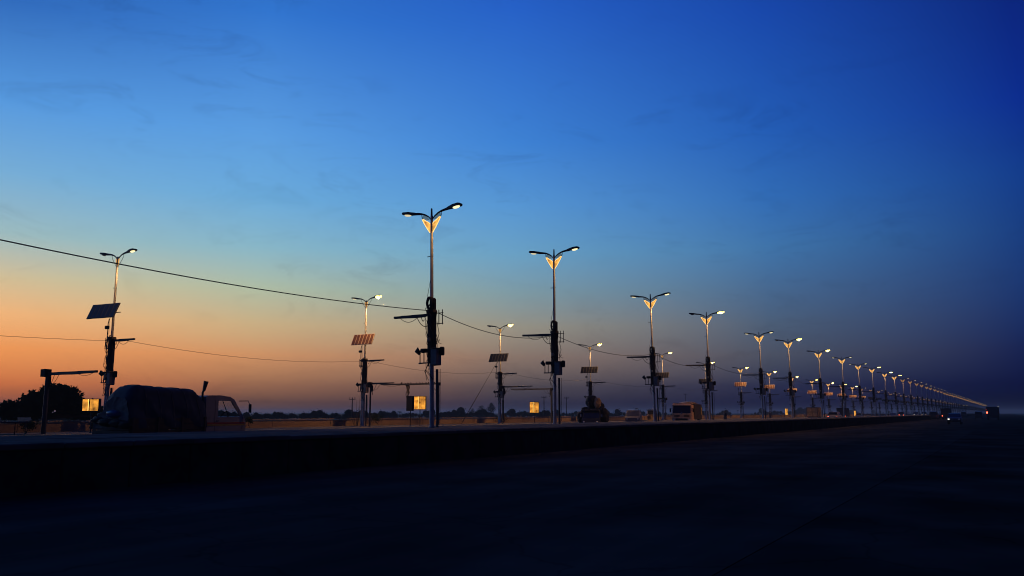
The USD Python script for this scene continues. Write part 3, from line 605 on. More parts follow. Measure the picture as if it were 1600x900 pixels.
# cab with open window holes
c0, c1 = bedF + .08, LT
cabP = [(c0, .5), (c0, 2.06), (c0 + .10, 2.12), (c0 + .62, 2.13), (c0 + 1.1, 2.08), (c0 + 1.28, 1.98), (c1 - .10, 1.36), (c1, 1.24), (c1 + .02, .62), (c1 - .04, .5)]
def cab_side(sx):
    from shapely.geometry import Polygon
    from shapely.ops import unary_union
    o = Polygon(cabP); w_ = Polygon([(c0 + .50, 1.34), (c0 + .56, 1.93), (c0 + 1.13, 1.93), (c1 - .22, 1.36)]).buffer(-.02).buffer(.02)
    wa = Polygon([(c1 - .75 + .36 * math.cos(a), .40 + .40 * math.sin(a)) for a in np.linspace(0, 2 * math.pi, 20)])
    m = trimesh.creation.extrude_polygon(o.difference(w_).difference(wa), .05, engine='earcut'); v = m.vertices.copy()
    x = sx * (.93 - v[:, 2]); x = x - sx * np.clip((v[:, 1] - 1.3) / .8, 0, 1) * .07
    m.vertices = np.stack([x, v[:, 0], v[:, 1]], 1)
    trimesh.repair.fix_normals(m)
    return m, w_
s1, wpoly = cab_side(1); s2, _ = cab_side(-1)
part(tk, 'cab_side', s1, 'cab_white', smooth=False); part(tk, 'cab_side', s2, 'cab_white', smooth=False)
def across(pts, x, m, name, parent=tk, th=.03):
    P = np.array(pts, float); out = []
    for (y0, z0), (y1, z1) in zip(P[:-1], P[1:]):
        n_ = np.array([-(z1 - z0), y1 - y0]); n_ = n_ / np.linalg.norm(n_) * th
        out.append(hull([(s * (x - (.07 * np.clip((z - 1.3) / .8, 0, 1))), y - d * n_[0], z - d * n_[1]) for (y, z) in ((y0, z0), (y1, z1)) for s in (-1, 1) for d in (0, 1)]))
    return part(parent, name, out, m, smooth=False)
across([(c0, .5), (c0, 2.06), (c0 + .10, 2.12), (c0 + .62, 2.13), (c0 + 1.1, 2.08), (c0 + 1.26, 1.98)], .885, 'cab_white', 'cab_roof')
across([(c1 - .10, 1.36), (c1, 1.24), (c1 + .02, .62), (c1 - .04, .5)], .885, 'cab_white', 'cab_front')
part(tk, 'windscreen', hull([(s * x, y, z) for s in (-1, 1) for x, y, z in ((.80, c0 + 1.27, 1.97), (.86, c1 - .11, 1.37), (.80, c0 + 1.255, 1.965), (.86, c1 - .125, 1.365))]), 'glass', smooth=False)
for sx in (-1, 1):
    part(tk, 'windscreen_pillar', tube([(sx * .83, c0 + 1.27, 1.98), (sx * .885, c1 - .1, 1.35)], .035, 6), 'cab_white')
    part(tk, 'mirror_arm', tube([(sx * .88, c1 - .30, 1.93), (sx * 1.05, c1 - .02, 1.94), (sx * 1.10, c1 + .02, 1.80)], .014, 5), 'dark_steel')
    part(tk, 'mirror', bevbox((sx * 1.05, c1, 1.50), (sx * 1.19, c1 + .05, 1.82), .02), 'black_plastic')
    part(tk, 'stripe', box((sx * .932, c0 + .02, 1.10), (sx * .936, c1 - .04, 1.16)), 'stripe_red', smooth=False)
    part(tk, 'stripe', box((sx * .932, c0 + .02, 1.04), (sx * .936, c1 - .03, 1.09)), 'stripe_yellow', smooth=False)
    part(tk, 'headlight', trimesh.creation.cylinder(.10, .03, transform=trimesh.transformations.translation_matrix([sx * .62, c1 + .03, .86]) @ trimesh.transformations.rotation_matrix(np.pi / 2, [1, 0, 0])), 'lamp_off')
    part(tk, 'door_handle', bevbox((sx * .93, c0 + .42, 1.20), (sx * .96, c0 + .56, 1.23), .008), 'dark_steel')
    part(tk, 'door_seam', [box((sx * .931, c0 + .36, .62), (sx * .934, c0 + .372, 1.96)), box((sx * .931, c1 - .16, .9), (sx * .934, c1 - .148, 1.34))], 'black_plastic', smooth=False)
part(tk, 'quarter_bar', tube([(.86, c0 + .76, 1.92), (.90, c0 + 1.02, 1.36)], .014, 5), 'black_plastic')
part(tk, 'bumper', bevbox((-.95, c1 + .0, .42), (.95, c1 + .16, .60), .03), 'dark_steel')
part(tk, 'grille', [box((-.5, c1 + .021, .74 + .06 * k), (.5, c1 + .04, .77 + .06 * k)) for k in range(4)], 'black_plastic', smooth=False)
part(tk, 'dashboard', bevbox((-.84, c1 - .45, 1.10), (.84, c1 - .08, 1.30), .05), 'black_plastic')
part(tk, 'seat', [bevbox((-.8, c0 + .12, .95), (.8, c0 + .5, 1.12), .05), bevbox((-.8, c0 + .06, 1.1), (.8, c0 + .20, 1.62), .05)], 'black_plastic')
part(tk, 'steering_wheel', tube([(.4 + .19 * math.cos(a), c1 - .52 + .1 * math.sin(a), 1.38 + .17 * math.sin(a)) for a in np.linspace(0, 6.283, 17)], .018, 5), 'black_plastic')
part(tk, 'intake_pipe', [tube([(.70, c0 - .03, 1.9), (.70, c0 - .03, 2.22), (.72, c0 + .0, 2.30)], .04, 7), tube([(.72, c0 + .0, 2.28), (.76, c0 + .05, 2.62)], [.05, .085], 8)], 'dark_steel')
wheels(tk, (.85, LT - .75), (-.8, .8), .38, .2)
part(tk, 'tail_lamp', box((.7, -.07, .62), (.86, -.04, .70)), 'stripe_red', smooth=False); part(tk, 'tail_lamp', box((-.86, -.07, .62), (-.7, -.04, .70)), 'stripe_red', smooth=False)

# loaded goods vehicle heaped with bundles, facing the camera
def bundle(c, r, seed, squash=(1, 1, 1)):
    s_ = trimesh.creation.icosphere(3, 1.0); v = s_.vertices
    s_.vertices = v * (r * np.array(squash)) * (1 + .55 * (meshkit.fbm(v * 2.2 + seed * 3.1, 4)[:, None] - .5)) + c; return s_
def facing(px, L): return math.pi
p = at(925, 30, FAR_Z)
hv = thing('loaded_goods_carrier', 'small goods carrier heaped with dark wrapped bundles seen from the front', 'goods carrier', p, math.pi + .25)
part(hv, 'cab', shell([(-.6, .45), (-.6, 1.66), (.15, 1.70), (.52, 1.05), (.70, .95), (.74, .45)], 1.5, .05), 'car_dark', smooth=False)
part(hv, 'windscreen', hull([(s * x, y, z) for s in (-1, 1) for x, y, z in ((.60, .19, 1.64), (.66, .525, 1.07), (.60, .20, 1.645), (.66, .535, 1.075))]), 'glass', smooth=False)
part(hv, 'visor', bevbox((-.66, .1, 1.70), (.66, .42, 1.75), .015), 'box_grey')
for sx in (-1, 1):
    part(hv, 'headlight', trimesh.creation.icosphere(2, .08).apply_translation([sx * .55, .74, .76]), 'lamp_off')
    part(hv, 'mirror', bevbox((sx * .80, .36, 1.15), (sx * .93, .40, 1.38), .01), 'chrome')
part(hv, 'bumper', bevbox((-.78, .72, .38), (.78, .82, .52), .02), 'chrome')
part(hv, 'cargo_bed', box((-.85, -2.6, .55), (.85, -.62, 1.0)), 'timber', smooth=False)
for k, (c, r, sq) in enumerate([((-.35, -.9, 1.35), .75, (1.05, 1, .75)), ((.45, -1.0, 1.4), .75, (1, 1, .7)), ((-1.02, -.5, 1.2), .55, (.55, 1, 1.3)), ((1.0, -.6, 1.15), .55, (.7, 1, .95)), ((.22, -.9, 2.45), .55, (.85, .9, .95)), ((-.35, -.7, 2.3), .42, (.75, .8, 1.15)), ((-.05, -1.6, 2.0), .7, (1.0, 1, .8)), ((.62, -.5, 1.75), .4, (1, .8, .6)), ((-.75, -.4, 1.7), .3, (.8, .8, 1.2))]):
    part(hv, 'bundle', bundle(np.array(c), r, k, sq), ('canvas_tan' if k == 5 else 'black_plastic'), smooth=True)
part(hv, 'rope', [tube([(x + .03 * math.sin(a * 5), -.35 + .2 * math.cos(a), 1.3 + 1.1 * math.sin(a)) for a in np.linspace(.1, 2.6, 10)], .015, 5) for x in (-.25, .35)], 'sacking')
wheels(hv, (.35, -2.0), (-.62, .62), .32, .18)

# orange-lit truck facing the camera
p = at(1066, 30.5, FAR_Z)
ot = thing('orange_truck', 'flat-fronted orange truck lit by lamps and facing the camera', 'truck', p, math.pi + .12)
part(ot, 'cab', shell([(-1.2, .55), (-1.2, 2.35), (.05, 2.38), (.22, 1.42), (.26, 1.35), (.28, .55)], 2.1, .05, .05), 'cab_orange', smooth=False)
part(ot, 'visor', hull([(s * .98, y, z) for s in (-1, 1) for y, z in ((.0, 2.38), (.0, 2.5), (.34, 2.28), (.30, 2.36))]), 'cab_orange', smooth=False)
part(ot, 'windscreen', hull([(s * x, y, z) for s in (-1, 1) for x, y, z in ((.92, .075, 2.26), (.96, .225, 1.48), (.92, .09, 2.26), (.96, .24, 1.48))]), 'dark_glass', smooth=False)
part(ot, 'roof_rack', [tube([(-.95, y, 2.52), (.95, y, 2.52)], .025, 5) for y in (-1.0, -.5, 0)] + [tube([(x, -1.0, 2.52), (x, 0, 2.52)], .025, 5) for x in np.linspace(-.95, .95, 7)], 'cab_orange')
part(ot, 'grille', [box((s * .22, .285, 1.08 + k * .05), (s * .82, .30, 1.11 + k * .05)) for s in (-1, 1) for k in range(4)], 'black_plastic', smooth=False)
part(ot, 'badge', trimesh.creation.icosphere(2, .09).apply_translation([0, .25, 1.46]), 'chrome')
part(ot, 'bumper', bevbox((-1.08, .27, .50), (1.08, .42, .98), .03), 'cab_orange')
part(ot, 'lower_grille', box((-.66, .421, .58), (.66, .43, .9)), 'black_plastic', smooth=False)
for sx in (-1, 1):
    part(ot, 'headlight', trimesh.creation.icosphere(2, .1).apply_translation([sx * .85, .40, .74]), 'lamp_off')
    part(ot, 'mirror', [tube([(sx * 1.03, .1, 2.0), (sx * 1.22, .2, 2.0)], .014, 5), bevbox((sx * 1.16, .18, 1.55), (sx * 1.32, .22, 1.98), .01)], 'black_plastic')
part(ot, 'cargo_body', bevbox((-1.1, -5.4, .8), (1.1, -1.3, 2.45), .04), 'timber')
for k in range(7):
    part(ot, 'body_rib', box((1.102, -5.2 + k * .6, .82), (1.15, -5.1 + k * .6, 2.43)), 'timber', smooth=False)
part(ot, 'load_cover', bundle(np.array([0, -3.2, 2.4]), 1.0, 5, (1.05, 2.0, .35)), 'canvas_tan', smooth=True)
wheels(ot, (-.5, -4.3), (-.9, .9), .46, .25)

# parked pickup, handcart and kiosk beside the third street lamp
def simple_car(name, label, cat, pos, rz, kind, bodym, lights=None, group=None, scale=1.0):
    t = thing(name, label, cat, pos, rz, group, scale=scale)
    if kind == 'car':
        w = 1.68; body = [(-2.0, .32), (-2.05, .75), (-1.95, .92), (-1.3, 1.0), (.95, .96), (1.85, .80), (1.98, .62), (1.98, .32)]
        top = [(-1.75, .97), (-1.25, 1.42), (-.2, 1.47), (.35, 1.40), (1.05, .95)]
        part(t, 'body', shell(body, w, .05, .06), bodym, smooth=False); part(t, 'cabin', shell(top, w - .14, .05, .14), bodym, smooth=False)
        part(t, 'windscreen', hull([(s * x, y, z) for s in (-1, 1) for x, y, z in ((.62, .37, 1.38), (.72, 1.05, .97), (.62, .39, 1.39), (.72, 1.07, .98))]), 'glass', smooth=False)
        part(t, 'rear_window', hull([(s * x, y, z) for s in (-1, 1) for x, y, z in ((.60, -1.27, 1.39), (.70, -1.73, 1.01), (.60, -1.29, 1.40), (.70, -1.75, 1.02))]), 'dark_glass', smooth=False)
        for sx in (-1, 1): part(t, 'side_window', hull([(sx * x, y, z) for x, y, z in ((.775, -1.35, 1.02), (.65, -1.08, 1.38), (.65, .30, 1.36), (.775, .82, 1.02), (.765, .82, 1.02), (.76, -1.35, 1.02))]), 'dark_glass', smooth=False)
        part(t, 'bumper', [bevbox((-.8, 1.96, .34), (.8, 2.06, .5), .02), bevbox((-.8, -2.12, .36), (.8, -2.03, .52), .02)], 'black_plastic')
        wheels(t, (-1.25, 1.25), (-.74, .74), .31, .2); fy, ry, hz, hx = 1.97, -2.04, .66, .62
    elif kind == 'box':
        part(t, 'cab', shell([(1.1, .5), (1.1, 2.1), (2.1, 2.12), (2.5, 1.35), (2.62, 1.25), (2.62, .5)], 1.85, .05, .08), bodym, smooth=False)
        part(t, 'windscreen', hull([(s * x, y, z) for s in (-1, 1) for x, y, z in ((.80, 2.13, 2.08), (.86, 2.50, 1.40), (.80, 2.15, 2.09), (.86, 2.52, 1.41))]), 'glass', smooth=False)
        part(t, 'box_body', bevbox((-1.0, -2.6, .75), (1.0, 1.05, 2.55), .03), bodym)
        for k in range(6):
            part(t, 'body_rib', [box((sx * 1.002, -2.5 + k * .66, .78), (sx * 1.03, -2.44 + k * .66, 2.52)) for sx in (-1, 1)], bodym, smooth=False)
        part(t, 'rear_frame', [box((-1.0, -2.64, z), (1.0, -2.601, z + .08)) for z in (.76, 1.6, 2.46)] + [box((x, -2.64, .85), (x + .06, -2.601, 2.45)) for x in (-1.0, -.03, .94)], 'dark_steel', smooth=False)
        part(t, 'chassis', box((-.5, -2.6, .5), (.5, 1.09, .7)), 'dark_steel', smooth=False)
        part(t, 'bumper', [bevbox((-.95, 2.6, .4), (.95, 2.72, .6), .02), bevbox((-.95, -2.7, .42), (.95, -2.62, .58), .02)], 'dark_steel')
        wheels(t, (-1.6, 1.8), (-.8, .8), .42, .24); fy, ry, hz, hx = 2.62, -2.66, .8, .78
    elif kind == 'van':
        part(t, 'body', shell([(-1.7, .35), (-1.75, 1.0), (-1.6, 1.78), (-.6, 1.86), (.7, 1.80), (1.45, 1.12), (1.72, .95), (1.76, .35)], 1.6, .05, .12), bodym, smooth=False)
        part(t, 'windscreen', hull([(s * x, y, z) for s in (-1, 1) for x, y, z in ((.62, .75, 1.75), (.70, 1.44, 1.15), (.62, .77, 1.76), (.70, 1.46, 1.16))]), 'glass', smooth=False)
        part(t, 'rear_window', hull([(s * x, y, z) for s in (-1, 1) for x, y, z in ((.58, -1.62, 1.70), (.66, -1.74, 1.12), (.58, -1.64, 1.70), (.66, -1.76, 1.12))]), 'dark_glass', smooth=False)
        for sx in (-1, 1): part(t, 'side_window', hull([(sx * x, y, z) for x, y, z in ((.765, -1.4, 1.15), (.70, -1.35, 1.62), (.70, .55, 1.60), (.765, 1.0, 1.15), (.75, 1.0, 1.15), (.75, -1.4, 1.15))]), 'dark_glass', smooth=False)
        part(t, 'bumper', [bevbox((-.78, 1.72, .34), (.78, 1.84, .5), .02), bevbox((-.78, -1.86, .36), (.78, -1.76, .52), .02)], 'black_plastic')
        wheels(t, (-1.1, 1.15), (-.7, .7), .3, .18); fy, ry, hz, hx = 1.74, -1.77, .82, .62
    L_ = lights or {}
    for i, sx in enumerate((-1, 1)):
        part(t, 'headlight', bevbox((sx * (hx - .1), fy - .02, hz - .08), (sx * (hx + .1), fy + .04, hz + .08), .02), L_.get('head', ('lamp_off', 'lamp_off'))[i])
        part(t, 'tail_light', bevbox((sx * (hx - .07), ry - .03, hz - .08), (sx * (hx + .07), ry + .02, hz + .10), .02), L_.get('tail', ('stripe_red', 'stripe_red'))[i])
    return t
simple_car('parked_van', 'dim grey van parked left of the third street lamp', 'van', at(990, 37, FAR_Z), math.pi + .3, 'van', 'car_grey')
ks = thing('kiosk', 'small brown sheet-metal stall at the foot of the third street lamp', 'stall', at(1019, 39.5, FOOT_Z))
part(ks, 'wall_sheet', box((-.45, -.5, .02), (.45, .5, 1.35)), 'canvas_tan', smooth=False); part(ks, 'roof', hull([(s * .58, y, z) for s in (-1, 1) for y, z in ((-.7, 1.36), (-.7, 1.40), (.6, 1.50), (.6, 1.54))]), 'dark_steel', smooth=False)
part(ks, 'counter', box((-.45, -.66, .78), (.45, -.502, .83)), 'timber', smooth=False); part(ks, 'hatch', box((-.36, -.51, .86), (.36, -.501, 1.25)), 'black_plastic', smooth=False)
def handcart(label, pos, rz, m, w=1.1, l=1.8):
    t = thing('handcart', label, 'handcart', pos, rz, 'handcarts by the wall')
    part(t, 'deck', bevbox((-w / 2, -l / 2, .55), (w / 2, l / 2, .63), .01), m)
    for sx in (-1, 1):
        part(t, 'side_board', box((sx * w / 2, -l / 2, .631), (sx * (w / 2 - .03), l / 2, .8)), m, smooth=False)
        wh = part(t, 'wheel', [tube([(sx * (w / 2 + .07), .3 * math.cos(a), .32 + .3 * math.sin(a)) for a in np.linspace(0, 6.283, 21)], .022, 5)], 'rubber')
        part(wh, 'spoke', [tube([(sx * (w / 2 + .07), -.29 * math.cos(a), .32 - .29 * math.sin(a)), (sx * (w / 2 + .07), .29 * math.cos(a), .32 + .29 * math.sin(a))], .008, 4) for a in np.linspace(0, 2.6, 6)], 'dark_steel')
        part(t, 'handle', tube([(sx * w * .4, -l / 2, .6), (sx * w * .4, -l / 2 - .6, .7)], .022, 5), 'timber')
    part(t, 'prop_leg', tube([(0, -l / 2 + .1, .55), (0, -l / 2 + .1, 0.0)], .025, 5), 'timber')
handcart('low reddish handcart on the pavement between van and stall', at(1006, 40.5, FOOT_Z), .5, 'cab_orange')
handcart('dark handcart with a bluish flat deck at the left edge', at(16, 41.5, FOOT_Z), 1.3, 'tarpaulin', 1.3, 2.2)
simple_car('boxy_truck', 'brown box truck seen from behind, left of a cluster of car lights', 'truck', at(1273, 32, FAR_Z), .0, 'box', 'canvas_tan')
simple_car('white_car', 'pale car with one red light on, left of the dark covered truck', 'car', at(1304, 27, FAR_Z), .0, 'car', 'cab_white', {'head': ('lamp_off', 'lamp_off'), 'tail': ('tail_light_bright', 'tail_light')}, scale=1.15)
simple_car('dark_truck', 'dark high-sided truck behind the pale car with red lights', 'truck', at(1318, 31, FAR_Z), .0, 'box', 'car_dark', {'tail': ('tail_light', 'tail_light')})
simple_car('small_car', 'small pale car beyond the reddish box sign', 'car', at(1344, 31, FAR_Z), .0, 'car', 'cab_white', {'tail': ('stripe_red', 'tail_light')})
simple_car('oncoming_car', 'car with white headlights on past the small pale car', 'car', at(1395, 29, FAR_Z), math.pi, 'car', 'car_grey', {'head': ('head_light', 'lamp_off')}, 'cars with lights on the far road')
simple_car('red_lit_car', 'car with bright red tail light on the far road', 'car', at(1409, 29, FAR_Z), 0, 'van', 'car_grey', {'tail': ('tail_light_bright', 'tail_light_bright')}, 'cars with lights on the far road')
simple_car('oncoming_car', 'car with a yellowish headlight where the far road narrows', 'car', at(1432, 27, FAR_Z), math.pi, 'van', 'car_grey', {'head': ('cab_light', 'head_light')}, 'cars with lights on the far road')
simple_car('oncoming_car', 'tiny car with two pale lights at the far end of the median', 'car', at(1444, 27, FAR_Z), math.pi, 'van', 'car_dark', {'head': ('cab_light', 'cab_light')}, 'cars with lights on the far road')
# on the near carriageway
simple_car('dark_van', 'dark unlit van driving away close to the end of the median', 'van', at(1459, 14.4, 0), .0, 'van', 'car_dark', {'head': ('lamp_off', 'lamp_off')}, 'vehicles on the near road')
simple_car('red_lit_truck', 'dark truck with a single red light high up, right of the dark van', 'truck', at(1479, 12.4, 0), .0, 'box', 'car_dark', {'tail': ('tail_light_bright', 'stripe_red')}, 'vehicles on the near road')
simple_car('headlit_car', 'dark car with one white headlight coming toward the camera', 'car', at(1491, 6.2, 0), math.pi, 'car', 'car_dark', {'head': ('lamp_off', 'head_light')}, 'vehicles on the near road')
simple_car('far_van', 'far dark van silhouette between the headlit car and the red-lit lorry', 'van', at(1506, 13.5, 0), .0, 'van', 'car_dark', None, 'vehicles on the near road')
simple_car('far_van', 'far dark van just left of the red-lit lorry', 'van', at(1529, 6.2, 0), .0, 'van', 'car_dark', None, 'vehicles on the near road')
ly = at(1551, 2.75, 0)
lr = thing('lorry', 'dark lorry driving away with its left tail light glowing red', 'lorry', ly, 0.0)
part(lr, 'box_body', bevbox((-1.2, 0, .8), (1.2, 5.2, 2.75), .05), 'car_dark'); part(lr, 'cab', shell([(5.25, .6), (5.25, 2.45), (6.4, 2.45), (6.75, 1.4), (6.9, .6)], 2.2, .05), 'car_dark', smooth=False)
part(lr, 'rear_door', [bevbox((-1.14, -.03, .86), (-.01, -.002, 2.68), .01)], 'car_dark'); part(lr, 'rear_door', [bevbox((.01, -.03, .86), (1.14, -.002, 2.68), .01)], 'car_dark')
part(lr, 'tail_light', bevbox((-1.16, -.10, 1.40), (-.86, -.04, 1.70), .03), 'tail_light_bright'); part(lr, 'tail_light', bevbox((.96, -.08, 1.42), (1.14, -.04, 1.62), .03), 'stripe_red')
part(lr, 'marker_lamp', bevbox((1.05, -.06, 2.74), (1.17, .02, 2.82), .01), 'head_light'); part(lr, 'marker_lamp', bevbox((-1.17, -.06, 2.2), (-1.09, -.035, 2.28), .01), 'tail_light')
part(lr, 'bumper', bevbox((-1.15, -.12, .45), (1.15, 0, .62), .02), 'dark_steel'); part(lr, 'chassis', box((-.5, .02, .5), (.5, 6.4, .78)), 'dark_steel', smooth=False)
wheels(lr, (1.2, 5.9), (-.95, .95), .48, .28)

# ------------------------------------------------------------------ people by the wall
def person(label, px, L, base, rz, shirt, stride):
    t = thing('person', label, 'person', at(px, L, base), rz, 'people standing by the wall')
    J = {'pel': (0, 0, .95, .15), 'che': (0, .02, 1.32, .17), 'nec': (0, .02, 1.50, .06), 'hed': (0, .04, 1.62, .095), 'cro': (0, .01, 1.66, .09), 'nos': (0, .13, 1.60, .02), 'chin': (0, .08, 1.54, .05)}
    bones = [('pel', 'che'), ('che', 'nec'), ('nec', 'hed'), ('hed', 'cro'), ('hed', 'nos'), ('hed', 'chin')]
    for s, k in ((-1, 'l'), (1, 'r')):
        J |= {k + 'hip': (s * .1, 0, .9, .10), k + 'kne': (s * .11, s * stride * .5 + .03, .50, .06), k + 'ank': (s * .11, s * stride, .08, .042), k + 'toe': (s * .13, s * stride + .17, .035, .035),
              k + 'sho': (s * .19, 0, 1.43, .065), k + 'elb': (s * .25, -s * stride * .3 - .02, 1.15, .045), k + 'wri': (s * .26, -s * stride * .5 + .08, .92, .032), k + 'plm': (s * .26, -s * stride * .5 + .10, .84, .03)}
        bones += [(k + 'hip', 'pel'), (k + 'hip', k + 'kne'), (k + 'kne', k + 'ank'), (k + 'ank', k + 'toe'), ('che', k + 'sho'), (k + 'sho', k + 'elb'), (k + 'elb', k + 'wri'), (k + 'wri', k + 'plm')]
        for q in range(5):
            b = J[k + 'plm']; dy = (-.028 + .019 * q); ln = (.05, .085, .095, .088, .07)[q]
            J[f'{k}f{q}'] = (b[0], b[1] + (dy if q else .05), b[2] - (ln if q else .02), .009); bones.append((k + 'plm', f'{k}f{q}'))
    def bone(a, b):
        pts = []
        for j in (a, b):
            s_ = trimesh.creation.icosphere(1, J[j][3]); pts.append(s_.vertices + J[j][:3])
        return mf.Manifold.hull_points(np.vstack(pts))
    body = mf.Manifold.batch_boolean([bone(a, b) for a, b in bones], mf.OpType.Add)
    part(t, 'body', body, 'skin', smooth=True)
    def cloth(bs, grow):
        out = []
        for a, b in bs:
            pts = [trimesh.creation.icosphere(1, J[j][3] + grow).vertices + J[j][:3] for j in (a, b)]; out.append(mf.Manifold.hull_points(np.vstack(pts)))
        return mf.Manifold.batch_boolean(out, mf.OpType.Add)
    part(t, 'shirt', cloth([('pel', 'che'), ('che', 'lsho'), ('che', 'rsho'), ('lsho', 'lelb'), ('rsho', 'relb')], .018), shirt, smooth=True)
    part(t, 'trousers', cloth([('pel', 'lhip'), ('pel', 'rhip'), ('lhip', 'lkne'), ('rhip', 'rkne'), ('lkne', 'lank'), ('rkne', 'rank')], .014), 'trousers', smooth=True)
    hr = trimesh.creation.icosphere(2, 1.0); hr.vertices = hr.vertices * [.098, .105, .085] + [0, .0, 1.685]; part(t, 'hair', hr, 'hair', smooth=True)
person('person in dark clothes standing between the fourth and fifth street lamps', 1133, 33, FAR_Z, 2.6, 'shirt_dark', .08)
person('person in a grey shirt walking by the wall right of the fifth street lamp', 1203, 36, FAR_Z, 1.2, 'shirt', .18)

# ------------------------------------------------------------------ trees and scrub
def crown_mesh(blobs, n, size, seed):
    g = np.random.default_rng(seed); vs, k = [], 0
    B = np.array(blobs, float); w = B[:, 3] ** 2; w /= w.sum()
    pick = g.choice(len(B), n, p=w)
    d = g.normal(size=(n, 3)); d /= np.linalg.norm(d, axis=1, keepdims=True)
    rad = B[pick, 3] * np.where(g.uniform(size=n) < .25, g.uniform(.9, 1.45, n), g.uniform(.4, 1.05, n))
    C = B[pick, :3] + d * rad[:, None] * np.array([1, 1, .8])
    a = g.normal(size=(n, 3)); a /= np.linalg.norm(a, axis=1, keepdims=True); b = np.cross(a, g.normal(size=(n, 3))); b /= np.linalg.norm(b, axis=1, keepdims=True)
    s = size * g.uniform(.5, 1.3, (n, 1))
    V = np.stack([C - a * s, C + b * s * .45, C + a * s, C - b * s * .45], 1).reshape(-1, 3)
    f = np.arange(4 * n).reshape(-1, 4)
    return V, f
def limbs(blobs, h0, r0, seed):
    g = np.random.default_rng(seed); out = [tube([(0, 0, -.3), (.06, .03, h0 * .5), (.02, 0, h0)], [r0, r0 * .8, r0 * .7], 7)]
    for bx in blobs:
        e = np.array(bx[:3]); m_ = np.array([0, 0, h0]) * .5 + e * .5 + g.normal(0, .1, 3)
        out.append(tube([(0, 0, h0 * .9), m_, e], [r0 * .5, r0 * .3, r0 * .1], 5))
    return out
def tree_kind(parent, blobs, n, size, h0, r0, lm, seed):
    part(parent, 'trunk', limbs(blobs, h0, r0, seed), 'bark'); part(parent, 'crown', crown_mesh(blobs, n, size, seed), lm, smooth=False)
# the big spreading tree at the left
L_big = 58; q = at(70, L_big, -.2); sc = (q[1] * math.cos(PSI) + L_big * math.sin(PSI)) / F      # metres per photo pixel there
bt = thing('spreading_tree', 'big dark spreading tree against the orange sky behind the arm post', 'tree', q)
R_ = np.array([math.cos(PSI), math.sin(PSI), 0])        # across the view
bl = []
g = np.random.default_rng(21)
for px, py, r in [(68, 622, 19), (48, 628, 16), (86, 622, 18), (100, 628, 13), (108, 634, 12), (60, 612, 10), (78, 610, 9), (103, 617, 8), (116, 640, 10), (26, 641, 10), (36, 640, 12), (17, 647, 7), (90, 640, 16), (60, 642, 18), (120, 648, 9), (135, 650, 6), (45, 650, 14)]:
    c = R_ * (px - 70) * sc * 1.05 + np.array([0, g.uniform(-1.5, 1.5), CAM_H + (645 - py) * sc + .2]); bl.append((*c, r * sc))
tree_kind(bt, bl, 17000, .20, 1.5, .28, 'leaf_dark', 1)
def tree_at(kinds, k, label, px, L, hpx, rz, name, group=None, sx=1.0):
    q = at(px, L, -.25); Zc = q[1] * math.cos(PSI) + L * math.sin(PSI); h = CAM_H + .25 + hpx * Zc / F
    copy(kinds[k], name, label, 'tree', q, rz, group, scale=(h * sx, h * sx, h))
TK = []
g = np.random.default_rng(31)
specs = [([(0, 0, .72, .24), (.2, .05, .6, .2), (-.22, 0, .58, .2), (.05, .1, .86, .13), (-.1, -.1, .45, .22)], 1400, .028),
         ([(0, 0, .6, .3), (.3, 0, .45, .25), (-.32, .1, .42, .26), (.1, .1, .82, .16), (.5, .1, .3, .2), (-.5, 0, .3, .2)], 1700, .028),
         ([(0, 0, .86, .13), (.05, 0, .66, .16), (-.05, 0, .46, .17)], 700, .026)]
for i, (b_, n_, s_) in enumerate(specs):
    c = stage.CreateClassPrim(f'/tree_kind_{i}'); tree_kind(c, b_, n_, s_, .35, .022, 'leaf_blue', 40 + i); TK.append(str(c.GetPath()))
c = stage.CreateClassPrim('/palm_kind'); part(c, 'trunk', tube([(0, 0, 0), (.03, 0, .45), (.02, 0, .85)], [.03, .022, .018], 6), 'bark')
fr = []
for a in np.linspace(0, 6.28, 13)[:-1]:
    e = g.uniform(.1, .9); P = [(.02 + t * .32 * math.cos(a), t * .32 * math.sin(a), .85 + e * t * .22 - t * t * .22) for t in np.linspace(0, 1, 6)]
    for u, v in zip(P[:-1], P[1:]):
        u, v = np.array(u), np.array(v); s_ = np.array([-math.sin(a), math.cos(a), -.6]) * .03
        fr.append(trimesh.Trimesh([u + s_ * .8, u, v, v + s_ * .7], [[0, 1, 2], [0, 2, 3]], process=False)); s_ = np.array([math.sin(a), -math.cos(a), -.6]) * .03
        fr.append(trimesh.Trimesh([u + s_ * .8, u, v, v + s_ * .7], [[0, 1, 2], [0, 2, 3]], process=False))
part(c, 'crown', fr, 'leaf_blue', smooth=False); TK.append('/palm_kind')
